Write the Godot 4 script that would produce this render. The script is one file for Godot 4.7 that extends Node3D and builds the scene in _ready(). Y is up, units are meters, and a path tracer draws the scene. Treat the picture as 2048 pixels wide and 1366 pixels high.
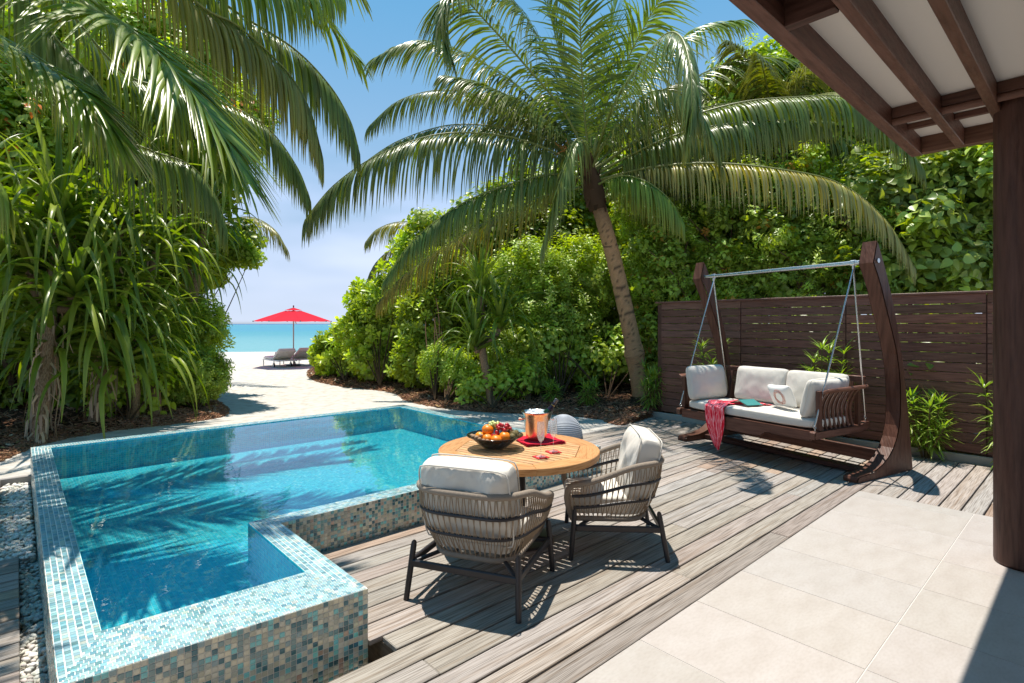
extends Node3D
# A villa terrace with a raised mosaic plunge pool, a dining set and a swing sofa on a timber deck, beach beyond.

const YAW := 42.4            # the deck, pool, paving, roof and fence share this turn about y
const SWING_YAW := 29.5
const EYE := Vector3(0, 1.7, 0)
var rng := RandomNumberGenerator.new()
var names := {}
var M := {}
var deck_basis := Basis(Vector3.UP, deg_to_rad(YAW))

# ------------------------------------------------------------------ mesh builder
class MB:
	var v := PackedVector3Array()
	var n := PackedVector3Array()
	var t := PackedVector2Array()
	var c := PackedColorArray()
	var f := PackedInt32Array()
	var col := Color(1, 1, 1)
	var uvo := Vector2.ZERO

	func pt(p: Vector3, nn: Vector3, uv := Vector2.ZERO) -> int:
		v.append(p); n.append(nn); t.append(uv); c.append(col)
		return v.size() - 1

	func face(i: int, j: int, k: int) -> void:      # any order: turned so that it faces along its normals
		if (v[j] - v[i]).cross(v[k] - v[i]).dot(n[i] + n[j] + n[k]) > 0.0:
			f.append(i); f.append(k); f.append(j)
		else:
			f.append(i); f.append(j); f.append(k)

	func tri(a: Vector3, b: Vector3, d: Vector3, nn: Vector3) -> void:
		face(pt(a, nn, Vector2(a.x, a.z)), pt(b, nn, Vector2(b.x, b.z)), pt(d, nn, Vector2(d.x, d.z)))

	func quad(a: Vector3, b: Vector3, d: Vector3, e: Vector3, nn: Vector3, ua := Vector2.ZERO, ub := Vector2.ZERO, ud := Vector2.ZERO, ue := Vector2.ZERO) -> void:
		var i := pt(a, nn, ua + uvo)
		var j := pt(b, nn, ub + uvo)
		var k := pt(d, nn, ud + uvo)
		var l := pt(e, nn, ue + uvo)
		face(i, j, k); face(i, k, l)

	# a box with chamfered edges; u runs along x (or y / z when `along` says so)
	func box(at: Vector3, size: Vector3, bevel := 0.004, bas := Basis.IDENTITY, along := 0) -> void:
		var h := size * 0.5
		bevel = minf(bevel, minf(h.x, minf(h.y, h.z)) * 0.9)
		var inner := h - Vector3.ONE * bevel
		for ax in 3:
			for s in [-1.0, 1.0]:
				var nn := Vector3.ZERO
				nn[ax] = s
				var u := (ax + 1) % 3
				var w := (ax + 2) % 3
				var ps := []
				for q in [[-1, -1], [1, -1], [1, 1], [-1, 1]]:
					var p := Vector3.ZERO
					p[ax] = s * h[ax]; p[u] = q[0] * inner[u]; p[w] = q[1] * inner[w]
					ps.append(p)
				var us := []
				for p in ps:
					var la: float = p[along] if ax != along else p[(along + 1) % 3]
					var lb: float
					if ax == along: lb = p[(along + 2) % 3]
					else: lb = p[3 - ax - along]
					us.append(Vector2(la, lb + 0.37 * ax))
				quad(at + bas * ps[0], at + bas * ps[1], at + bas * ps[2], at + bas * ps[3], (bas * nn).normalized(), us[0], us[1], us[2], us[3])
		if bevel <= 0.0: return
		for ax in 3:                         # twelve chamfers
			var u := (ax + 1) % 3
			var w := (ax + 2) % 3
			for su in [-1.0, 1.0]:
				for sw in [-1.0, 1.0]:
					var a := Vector3.ZERO; var b := Vector3.ZERO; var d := Vector3.ZERO; var e := Vector3.ZERO
					a[ax] = -inner[ax]; b[ax] = inner[ax]; d[ax] = inner[ax]; e[ax] = -inner[ax]
					a[u] = su * h[u]; b[u] = su * h[u]; a[w] = sw * inner[w]; b[w] = sw * inner[w]
					d[u] = su * inner[u]; e[u] = su * inner[u]; d[w] = sw * h[w]; e[w] = sw * h[w]
					var nn := Vector3.ZERO
					nn[u] = su; nn[w] = sw
					var l0: float = a[along]; var l1: float = b[along]
					quad(at + bas * a, at + bas * b, at + bas * d, at + bas * e, (bas * nn).normalized(), Vector2(l0, 0), Vector2(l1, 0), Vector2(l1, bevel), Vector2(l0, bevel))
		for sx in [-1.0, 1.0]:
			for sy in [-1.0, 1.0]:
				for sz in [-1.0, 1.0]:
					var s := Vector3(sx, sy, sz)
					var p := inner * s
					tri(at + bas * (p + Vector3(sx * bevel, 0, 0)), at + bas * (p + Vector3(0, sy * bevel, 0)), at + bas * (p + Vector3(0, 0, sz * bevel)), (bas * s).normalized())

	# a grid of points with smooth normals; rows of equal length
	func grid(rows: Array, wrap_u := false, us := 1.0, vs := 1.0, flip := false) -> void:
		var h := rows.size()
		var w: int = rows[0].size()
		var at := v.size()
		for r in h:
			for q in w:
				var qa := (q - 1 + w) % w if wrap_u else maxi(q - 1, 0)
				var qb := (q + 1) % w if wrap_u else mini(q + 1, w - 1)
				var du: Vector3 = rows[r][qb] - rows[r][qa]
				var dv: Vector3 = rows[mini(r + 1, h - 1)][q] - rows[maxi(r - 1, 0)][q]
				var nn := du.cross(dv)
				if nn.length_squared() < 1e-14:      # a pole: look along the next row
					var r2 := 1 if r == 0 else h - 2
					du = rows[r2][qb] - rows[r2][qa]
					nn = du.cross(dv)
				nn = nn.normalized()
				if flip: nn = -nn
				pt(rows[r][q], nn, Vector2(float(q) / (w - 1) * us, float(r) / (h - 1) * vs) + uvo)
		for r in h - 1:
			for q in (w if wrap_u else w - 1):
				var i := at + r * w + q
				var j := at + r * w + (q + 1) % w
				face(i, j, j + w); face(i, j + w, i + w)

	func tube(path: Array, radii, sides := 8, caps := true, vlen := 1.0) -> void:
		var rows := []
		var k := path.size()
		var nrm := Vector3.ZERO
		var first := Vector3.ZERO
		var last := Vector3.ZERO
		for i in k:
			var d: Vector3 = (path[mini(i + 1, k - 1)] - path[maxi(i - 1, 0)]).normalized()
			if i == 0:
				nrm = d.cross(Vector3.UP if absf(d.y) < 0.9 else Vector3.RIGHT).normalized()
				first = -d
			nrm = (nrm - d * nrm.dot(d)).normalized()
			last = d
			var bi := d.cross(nrm)
			var r: float = radii[i] if radii is Array else radii
			var row := []
			for s in sides:
				var a := TAU * s / sides
				row.append(path[i] + (nrm * cos(a) + bi * sin(a)) * r)
			rows.append(row)
		var at := v.size()
		for i in k:
			for s in sides:
				pt(rows[i][s], (rows[i][s] - path[i]).normalized(), Vector2(float(i) / maxi(k - 1, 1) * vlen, float(s) / sides) + uvo)
		for i in k - 1:
			for s in sides:
				var p := at + i * sides + s
				var q := at + i * sides + (s + 1) % sides
				face(p, q, q + sides); face(p, q + sides, p + sides)
		if caps:
			for e in [[0, first], [k - 1, last]]:
				var m := pt(path[e[0]], e[1], uvo)
				var ring := []
				for s in sides: ring.append(pt(rows[e[0]][s], e[1], uvo + Vector2(0.02, 0.0)))
				for s in sides: face(m, ring[s], ring[(s + 1) % sides])

	# profile of Vector2(radius, height) turned about y
	func lathe(profile: Array, segs := 24, at := Vector3.ZERO, sharp := false) -> void:
		for i in profile.size() - 1:
			var p: Vector2 = profile[i]
			var q: Vector2 = profile[i + 1]
			var na := _pn(profile, i, sharp, true)
			var nb := _pn(profile, i + 1, sharp, false) if not sharp else na
			var ring := []
			for s in segs:
				var a := TAU * s / segs
				var o := Vector3(cos(a), 0, sin(a))
				ring.append([pt(at + o * p.x + Vector3(0, p.y, 0), (o * na.x + Vector3(0, na.y, 0)).normalized(), Vector2(float(s) / segs, p.y) + uvo), pt(at + o * q.x + Vector3(0, q.y, 0), (o * nb.x + Vector3(0, nb.y, 0)).normalized(), Vector2(float(s) / segs, q.y) + uvo)])
			for s in segs:
				var w := (s + 1) % segs
				face(ring[s][0], ring[w][0], ring[w][1]); face(ring[s][0], ring[w][1], ring[s][1])

	func _pn(pr: Array, i: int, sharp: bool, _start: bool) -> Vector2:
		var d: Vector2
		if sharp: d = pr[i + 1] - pr[i]
		else: d = (pr[mini(i + 1, pr.size() - 1)] - pr[maxi(i - 1, 0)])
		return Vector2(d.y, -d.x).normalized()

	# polygon in 2D pushed from y0 to y1 of a frame: p -> o + ex*x + ey*y + ez*depth
	func prism(poly: PackedVector2Array, d0: float, d1: float, o := Vector3.ZERO, ex := Vector3.RIGHT, ey := Vector3.BACK, ez := Vector3.UP, bevel := 0.0, usc := 1.0) -> void:
		if Geometry2D.is_polygon_clockwise(poly) : poly.reverse()
		var inset := poly
		if bevel > 0.0:
			var got := Geometry2D.offset_polygon(poly, -bevel)
			if got.size() == 1 : inset = got[0]
			else: bevel = 0.0
		var ids := Geometry2D.triangulate_polygon(inset)
		for side in [[d0, -1.0], [d1, 1.0]]:
			for k in range(0, ids.size(), 3):
				var q := []
				for m in 3:
					var p: Vector2 = inset[ids[k + m]]
					q.append(pt(o + ex * p.x + ey * p.y + ez * side[0], ez.normalized() * side[1], p * usc + uvo))
				face(q[0], q[1], q[2])
		var k := poly.size()
		var lo := d0 + bevel
		var hi := d1 - bevel
		var run := 0.0
		for i in k:
			var p := poly[i]
			var q := poly[(i + 1) % k]
			var e := (q - p)
			var nn := (ex * e.y - ey * e.x).normalized()
			quad(o + ex * p.x + ey * p.y + ez * lo, o + ex * q.x + ey * q.y + ez * lo, o + ex * q.x + ey * q.y + ez * hi, o + ex * p.x + ey * p.y + ez * hi, nn, Vector2(run, lo), Vector2(run + e.length(), lo), Vector2(run + e.length(), hi), Vector2(run, hi))
			run += e.length()
		if bevel > 0.0 and inset.size() == k:
			var off := 0
			var best := 1e9
			for i in k:
				if inset[i].distance_to(poly[0]) < best: best = inset[i].distance_to(poly[0]); off = i
			for i in k:
				var p := poly[i]; var q := poly[(i + 1) % k]
				var pi := inset[(i + off) % k]; var qi := inset[(i + 1 + off) % k]
				var e := q - p
				var nn := (ex * e.y - ey * e.x).normalized()
				for side in [[d0, lo, -1.0], [d1, hi, 1.0]]:
					quad(o + ex * p.x + ey * p.y + ez * side[1], o + ex * q.x + ey * q.y + ez * side[1], o + ex * qi.x + ey * qi.y + ez * side[0], o + ex * pi.x + ey * pi.y + ez * side[0], (nn + ez * side[2]).normalized())

	# pillow: two swelling sheets that meet in a seam; x wide, y tall, z thick. boxy near 0.15, soft near 0.5
	func pillow_point(x: float, y: float, w: float, h: float, d: float, boxy: float, pinch: float) -> Vector3:
		var px := x * (1.0 - pinch * (1.0 - y * y)) * (1.0 - 0.055 * pow(absf(y), 9.0))
		var py := y * (1.0 - pinch * (1.0 - x * x)) * (1.0 - 0.055 * pow(absf(x), 9.0))
		var z := pow(maxf((1.0 - pow(absf(x), 4.0)) * (1.0 - pow(absf(y), 4.0)), 0.0), boxy)
		return Vector3(px * w * 0.5, py * h * 0.5, z * d * 0.5)

	func pillow(w: float, h: float, d: float, xf: Transform3D, boxy := 0.3, pinch := 0.02, wr := 0.0, seed_ := 1, segs := 26) -> void:
		var noise := FastNoiseLite.new()
		noise.seed = seed_
		noise.frequency = 2.6
		noise.fractal_octaves = 2
		for side in [-1.0, 1.0]:
			var rows := []
			for i in segs + 1:
				var y := sin((float(i) / segs - 0.5) * PI)
				var row := []
				for j in segs + 1:
					var x := sin((float(j) / segs - 0.5) * PI)
					var p := pillow_point(x, y, w, h, d, boxy, pinch)
					if wr > 0.0:
						var edge := maxf(absf(x), absf(y))
						var n1 := noise.get_noise_3d(p.x * 1.2, p.y * 1.2, side * 4.0)
						var tug := absf(noise.get_noise_3d(p.x * 7.0 + 9.0, p.y * 2.2, side * 7.0)) * 0.8
						p.z += d * wr * (n1 * 1.6 - tug * 1.8 * edge * edge) * (1.0 - pow(edge, 10.0))
					p.z *= side
					row.append(xf * p)
				rows.append(row)
			grid(rows, false, 2.0 * w, 2.0 * h, side < 0.0)

	func seam(w: float, h: float, xf: Transform3D, pinch: float, z := 0.0, grow := 1.0) -> Array:
		var out := []
		for i in 81:
			var a := TAU * i / 80.0
			var k := 1.0 / maxf(absf(cos(a)), absf(sin(a)))
			var p := pillow_point(cos(a) * k, sin(a) * k, w * grow, h * grow, 0.1, 1.0, pinch)
			p.z = z
			out.append(xf * p)
		return out

	func _sp(x: float, e: float) -> float:
		return signf(x) * pow(absf(x), e)

	func done() -> ArrayMesh:
		var a := []
		a.resize(Mesh.ARRAY_MAX)
		a[Mesh.ARRAY_VERTEX] = v
		a[Mesh.ARRAY_NORMAL] = n
		a[Mesh.ARRAY_TEX_UV] = t
		a[Mesh.ARRAY_COLOR] = c
		a[Mesh.ARRAY_INDEX] = f
		var m := ArrayMesh.new()
		m.add_surface_from_arrays(Mesh.PRIMITIVE_TRIANGLES, a)
		return m

# ------------------------------------------------------------------ naming
func numbered(called: String) -> String:
	var k: int = names.get(called, -1) + 1
	names[called] = k
	return called if k == 0 else "%s_%03d" % [called, k]

func part_name(parent: Node, called: String) -> String:
	var key := "%d/%s" % [parent.get_instance_id(), called]
	var k: int = names.get(key, -1) + 1
	names[key] = k
	return called if k == 0 else "%s_%03d" % [called, k]

func tag(o: Node, label: String, category: String, group := "", kind := "") -> Node:
	if label: o.set_meta("label", label)
	if category: o.set_meta("category", category)
	if group: o.set_meta("group", group)
	if kind: o.set_meta("kind", kind)
	return o

func thing(called: String, label: String, category: String, at := Vector3.ZERO, turn := 0.0, group := "") -> Node3D:
	var o := Node3D.new()
	o.name = numbered(called)
	add_child(o, true)
	o.position = at
	o.rotation.y = deg_to_rad(turn)
	tag(o, label, category, group)
	return o

func structure(called: String, mesh: Mesh = null, mat: Material = null, turn := 0.0) -> Node3D:
	var o: Node3D
	if mesh:
		o = MeshInstance3D.new(); o.mesh = mesh; o.material_override = mat
	else: o = Node3D.new()
	o.name = numbered(called)
	add_child(o, true)
	o.rotation.y = deg_to_rad(turn)
	o.set_meta("kind", "structure")
	return o

func part(parent: Node, called: String, mesh: Mesh, mat: Material, xf := Transform3D.IDENTITY) -> MeshInstance3D:
	var o := MeshInstance3D.new()
	o.mesh = mesh
	o.material_override = mat
	o.transform = xf
	o.name = numbered(called) if parent == self else part_name(parent, called)
	parent.add_child(o, true)
	return o

# copies of one mesh as a single uncountable thing; xfs are Transform3D, cols Color
func scatter(parent: Node, called: String, mesh: Mesh, mat: Material, xfs: Array, cols: Array) -> MultiMeshInstance3D:
	var mm := MultiMesh.new()
	mm.transform_format = MultiMesh.TRANSFORM_3D
	mm.use_colors = true
	mm.mesh = mesh
	mm.instance_count = xfs.size()
	var b := PackedFloat32Array()
	b.resize(xfs.size() * 16)
	for i in xfs.size():
		var x: Transform3D = xfs[i]
		var k := i * 16
		b[k] = x.basis.x.x; b[k + 1] = x.basis.y.x; b[k + 2] = x.basis.z.x; b[k + 3] = x.origin.x
		b[k + 4] = x.basis.x.y; b[k + 5] = x.basis.y.y; b[k + 6] = x.basis.z.y; b[k + 7] = x.origin.y
		b[k + 8] = x.basis.x.z; b[k + 9] = x.basis.y.z; b[k + 10] = x.basis.z.z; b[k + 11] = x.origin.z
		var cc: Color = cols[i]
		b[k + 12] = cc.r; b[k + 13] = cc.g; b[k + 14] = cc.b; b[k + 15] = 1.0
	mm.buffer = b
	var o := MultiMeshInstance3D.new()
	o.multimesh = mm
	o.material_override = mat
	o.name = numbered(called) if parent == self else part_name(parent, called)
	parent.add_child(o, true)
	o.set_meta("kind", "stuff")
	return o

# a point d metres ahead of where the terrace is seen from, x to the right and y up as fractions of that distance
func spot(px: float, py: float, d: float) -> Vector3:
	return Vector3((px - 1024.0) / 1085.0 * d, EYE.y - (py - 648.0) / 1085.0 * d, -d)

func on_ground(px: float, py: float, y := 0.0) -> Vector3:
	return spot(px, py, (EYE.y - y) * 1085.0 / (py - 648.0))

func ab(a: float, b: float, y := 0.0) -> Vector3:           # a along the deck boards, b across them
	return deck_basis * Vector3(a, y, -b)

func rand(lo: float, hi: float) -> float:
	return rng.randf_range(lo, hi)

func jitter(c: Color, amount: float) -> Color:
	var k := 1.0 + rand(-amount, amount)
	return Color(c.r * k * (1.0 + rand(-amount, amount) * 0.35), c.g * k, c.b * k * (1.0 + rand(-amount, amount) * 0.35))

# ------------------------------------------------------------------ materials
func noise_tex(freq: float, seed_: int, ramp: Array, size := 512, octaves := 4, kind := FastNoiseLite.TYPE_SIMPLEX_SMOOTH, normal := false, strength := 4.0, height := 0) -> NoiseTexture2D:
	var nz := FastNoiseLite.new()
	nz.seed = seed_
	nz.frequency = freq
	nz.noise_type = kind
	nz.fractal_octaves = octaves
	var t := NoiseTexture2D.new()
	t.width = size
	t.height = height if height else size
	t.seamless = true
	t.noise = nz
	if normal:
		t.as_normal_map = true
		t.bump_strength = strength
	elif ramp.size():
		var g := Gradient.new()
		var off := PackedFloat32Array()
		var cs := PackedColorArray()
		for r in ramp:
			off.append(r[0]); cs.append(r[1])
		g.offsets = off
		g.colors = cs
		t.color_ramp = g
	return t

func lin(r: float, g: float, b: float) -> Color:      # linear base colour -> what albedo_color takes
	return Color(r, g, b).linear_to_srgb()

func mat(called: String, base: Color, rough := 0.6, metal := 0.0, spec := 0.5) -> StandardMaterial3D:
	var m := StandardMaterial3D.new()
	m.resource_name = called
	m.albedo_color = base
	m.roughness = rough
	m.metallic = metal
	m.metallic_specular = spec
	M[called] = m
	return m

func leaf_mat(called: String, rough: float, spec: float, through: Color) -> StandardMaterial3D:
	var m := mat(called, Color(1, 1, 1), rough, 0.0, spec)
	m.vertex_color_use_as_albedo = true
	m.backlight_enabled = true
	m.backlight = through
	m.cull_mode = BaseMaterial3D.CULL_DISABLED
	return m

func _ready() -> void:
	rng.seed = 20240611
	_view()
	_materials()
	_ground()
	_pool()
	_deck()
	_paving()
	_fence()
	_roof()
	_furniture()
	_swing()
	_beach_things()
	_greenery()

func _view() -> void:
	var cam := Camera3D.new()
	cam.name = "camera"
	add_child(cam)
	cam.position = EYE
	cam.near = 0.05
	cam.far = 20000.0
	cam.projection = Camera3D.PROJECTION_FRUSTUM
	cam.size = 0.05 * 1366.0 / 1085.0
	cam.frustum_offset = Vector2(0.0, -0.05 * 35.0 / 1085.0)
	cam.current = true
	var env := Environment.new()
	env.background_mode = Environment.BG_SKY
	var sky := Sky.new()
	var sm := ProceduralSkyMaterial.new()
	sm.sky_top_color = lin(0.032, 0.180, 0.345)
	sm.sky_horizon_color = lin(0.335, 0.380, 0.465)
	sm.sky_curve = 0.23
	sm.ground_bottom_color = Color(0.35, 0.38, 0.36)
	sm.ground_horizon_color = lin(0.42, 0.50, 0.60)
	sm.sun_angle_max = 8.0
	sm.sun_curve = 0.1
	sm.sky_cover = _cirrus()
	sm.sky_cover_modulate = Color(1, 1, 1, 0.7)
	sky.sky_material = sm
	env.sky = sky
	env.background_energy_multiplier = 1.32
	env.tonemap_mode = Environment.TONE_MAPPER_LINEAR
	env.tonemap_exposure = 1.6
	env.ssao_enabled = true
	env.ssil_enabled = true
	env.sdfgi_enabled = true
	var we := WorldEnvironment.new()
	we.name = "world_environment"
	we.environment = env
	add_child(we)
	var sun := DirectionalLight3D.new()
	sun.name = "sun"
	sun.light_energy = 1.4
	sun.light_color = Color(1.0, 0.972, 0.925)
	sun.light_angular_distance = 0.5
	sun.shadow_enabled = true
	add_child(sun)
	sun.look_at_from_position(Vector3.ZERO, Vector3(0.085, -1.0, 0.225), Vector3.FORWARD)

# thin high cloud, the same all round the horizon
func _cirrus() -> ImageTexture:
	var w := 1024
	var h := 512
	var im := Image.create(w, h, false, Image.FORMAT_RGBA8)
	var nz := FastNoiseLite.new()
	nz.seed = 7
	nz.frequency = 1.3
	nz.fractal_octaves = 5
	for y in h:
		var el := PI * (0.5 - (y + 0.5) / h)
		for x in w:
			var az := TAU * x / w
			var a := 0.0
			if el > 0.0:
				var p := Vector3(cos(az) * cos(el), sin(el) * 5.0, sin(az) * cos(el))
				var k := nz.get_noise_3dv(p) * 0.5 + 0.5
				a = clampf((k - 0.46) * 3.0, 0.0, 1.0) * exp(-pow((el - 0.15) / 0.15, 2.0))
			im.set_pixel(x, y, Color(0.80, 0.74, 0.80, a * 0.35))
	return ImageTexture.create_from_image(im)

func _materials() -> void:
	var m: StandardMaterial3D
	# weathered deck timber: long grain streaks, tinted per board
	m = mat("deck_wood", Color(1, 1, 1), 0.78, 0.0, 0.35)
	m.vertex_color_use_as_albedo = true
	m.albedo_texture = noise_tex(0.022, 3, [[0.0, Color(0.52, 0.49, 0.46)], [0.36, Color(0.80, 0.785, 0.77)], [0.55, Color(0.95, 0.94, 0.93)], [1.0, Color(1, 1, 1)]], 1024, 5)
	m.uv1_scale = Vector3(0.11, 5.6, 1)
	m.heightmap_enabled = false
	m.normal_enabled = true
	m.normal_texture = noise_tex(0.03, 5, [], 512, 5, FastNoiseLite.TYPE_SIMPLEX_SMOOTH, true, 5.0)
	m.normal_scale = 0.8
	m.detail_enabled = true
	m.detail_blend_mode = BaseMaterial3D.BLEND_MODE_MUL
	m.detail_albedo = noise_tex(0.008, 11, [[0.0, Color(0.84, 0.79, 0.74)], [0.45, Color(0.97, 0.965, 0.96)], [1.0, Color(1, 1, 1)]], 512, 4)
	m.uv2_scale = Vector3(1, 1, 1)
	m.detail_uv_layer = BaseMaterial3D.DETAIL_UV_1
	# dark stained hardwood
	m = mat("dark_wood", Color(1, 1, 1), 0.46, 0.0, 0.34)
	m.vertex_color_use_as_albedo = true
	m.albedo_texture = noise_tex(0.02, 21, [[0.0, Color(0.70, 0.66, 0.63)], [0.5, Color(0.90, 0.885, 0.87)], [1.0, Color(1, 1, 1)]], 512, 5)
	m.uv1_scale = Vector3(0.22, 2.6, 1)
	m.normal_enabled = true
	m.normal_texture = noise_tex(0.05, 22, [], 512, 5, FastNoiseLite.TYPE_SIMPLEX_SMOOTH, true, 3.0)
	m.normal_scale = 0.35
	# oiled teak of the table
	m = mat("teak", Color(1, 1, 1), 0.5, 0.0, 0.4)
	m.vertex_color_use_as_albedo = true
	m.albedo_texture = noise_tex(0.02, 31, [[0.0, Color(0.74, 0.62, 0.5)], [0.45, Color(0.93, 0.9, 0.86)], [1.0, Color(1, 1, 1)]], 512, 5)
	m.uv1_scale = Vector3(0.5, 6.0, 1)
	# sand
	m = mat("sand", lin(0.54, 0.512, 0.475), 0.95, 0.0, 0.2)
	m.albedo_texture = noise_tex(0.02, 41, [[0.0, Color(0.86, 0.84, 0.81)], [0.5, Color(0.97, 0.965, 0.955)], [1.0, Color(1, 1, 1)]], 512, 5)
	m.uv1_triplanar = true
	m.uv1_world_triplanar = true
	m.uv1_scale = Vector3(0.35, 0.35, 0.35)
	m.normal_enabled = true
	m.normal_texture = noise_tex(0.025, 42, [], 512, 6, FastNoiseLite.TYPE_SIMPLEX_SMOOTH, true, 9.0)
	m.normal_scale = 0.6
	# porcelain paving
	m = mat("paver", Color(1, 1, 1), 0.42, 0.0, 0.45)
	m.vertex_color_use_as_albedo = true
	m.albedo_texture = noise_tex(0.012, 51, [[0.0, Color(0.95, 0.94, 0.93)], [0.5, Color(0.98, 0.975, 0.97)], [1.0, Color(1, 1, 1)]], 512, 6)
	m.uv1_scale = Vector3(0.5, 1.2, 1)
	m.detail_enabled = true
	m.detail_blend_mode = BaseMaterial3D.BLEND_MODE_MUL
	m.detail_albedo = noise_tex(0.09, 53, [[0.0, Color(0.94, 0.93, 0.92)], [0.42, Color(0.975, 0.97, 0.965)], [1.0, Color(1, 1, 1)]], 512, 6)
	m.roughness_texture = noise_tex(0.02, 52, [[0.0, Color(0.8, 0.8, 0.8)], [1.0, Color(1, 1, 1)]], 256, 4)
	mat("paver_grout", lin(0.60, 0.565, 0.53), 0.9, 0.0, 0.2)
	mat("tile_grout", lin(0.74, 0.71, 0.66), 0.9, 0.0, 0.2)
	mat("render_wall", lin(0.5, 0.49, 0.45), 0.9)
	m = mat("glass_tile", Color(1, 1, 1), 0.10, 0.0, 0.65)
	m.vertex_color_use_as_albedo = true
	m = mat("wet_tile", Color(1, 1, 1), 0.55, 0.0, 0.15)
	m.vertex_color_use_as_albedo = true
	# mulch
	m = mat("mulch_soil", lin(0.12, 0.07, 0.045), 1.0, 0.0, 0.1)
	m.albedo_texture = noise_tex(0.05, 61, [[0.0, Color(0.35, 0.32, 0.3)], [0.5, Color(0.75, 0.72, 0.7)], [1.0, Color(1, 1, 1)]], 512, 5)
	m.uv1_triplanar = true
	m.uv1_scale = Vector3(0.8, 0.8, 0.8)
	m = mat("mulch_chip", Color(1, 1, 1), 0.95, 0.0, 0.15)
	m.vertex_color_use_as_albedo = true
	m = mat("pebble", Color(1, 1, 1), 0.6, 0.0, 0.4)
	m.vertex_color_use_as_albedo = true
	mat("soffit", lin(0.80, 0.755, 0.70), 0.8, 0.0, 0.3)
	mat("black_metal", lin(0.022, 0.018, 0.02), 0.42, 0.0, 0.5)
	mat("steel", Color(0.80, 0.80, 0.80), 0.22, 1.0)
	m = mat("canvas", lin(0.62, 0.578, 0.515), 0.9, 0.0, 0.25)
	m.normal_enabled = true
	m.normal_texture = noise_tex(0.18, 71, [], 256, 2, FastNoiseLite.TYPE_SIMPLEX_SMOOTH, true, 3.0)
	m.normal_scale = 0.25
	m.uv1_scale = Vector3(5, 5, 5)
	m.rim_enabled = true
	m.rim = 0.25
	m = mat("rope", lin(0.31, 0.235, 0.165), 0.85, 0.0, 0.25)
	m = mat("rope_rail", lin(0.27, 0.22, 0.175), 0.85, 0.0, 0.25)
	m.normal_enabled = true
	m.normal_texture = noise_tex(0.02, 73, [], 256, 1, FastNoiseLite.TYPE_VALUE, true, 4.0)
	m.uv1_scale = Vector3(30, 0.6, 1)

func smooth(a: float, b: float, x: float) -> float:
	return smoothstep(a, b, x)

func beach_y(z: float) -> float:             # the sand falls away to the sea
	return -0.02 - 0.55 * smooth(-23.0, -48.0, z) - 1.2 * smooth(-46.0, -90.0, z)

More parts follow.
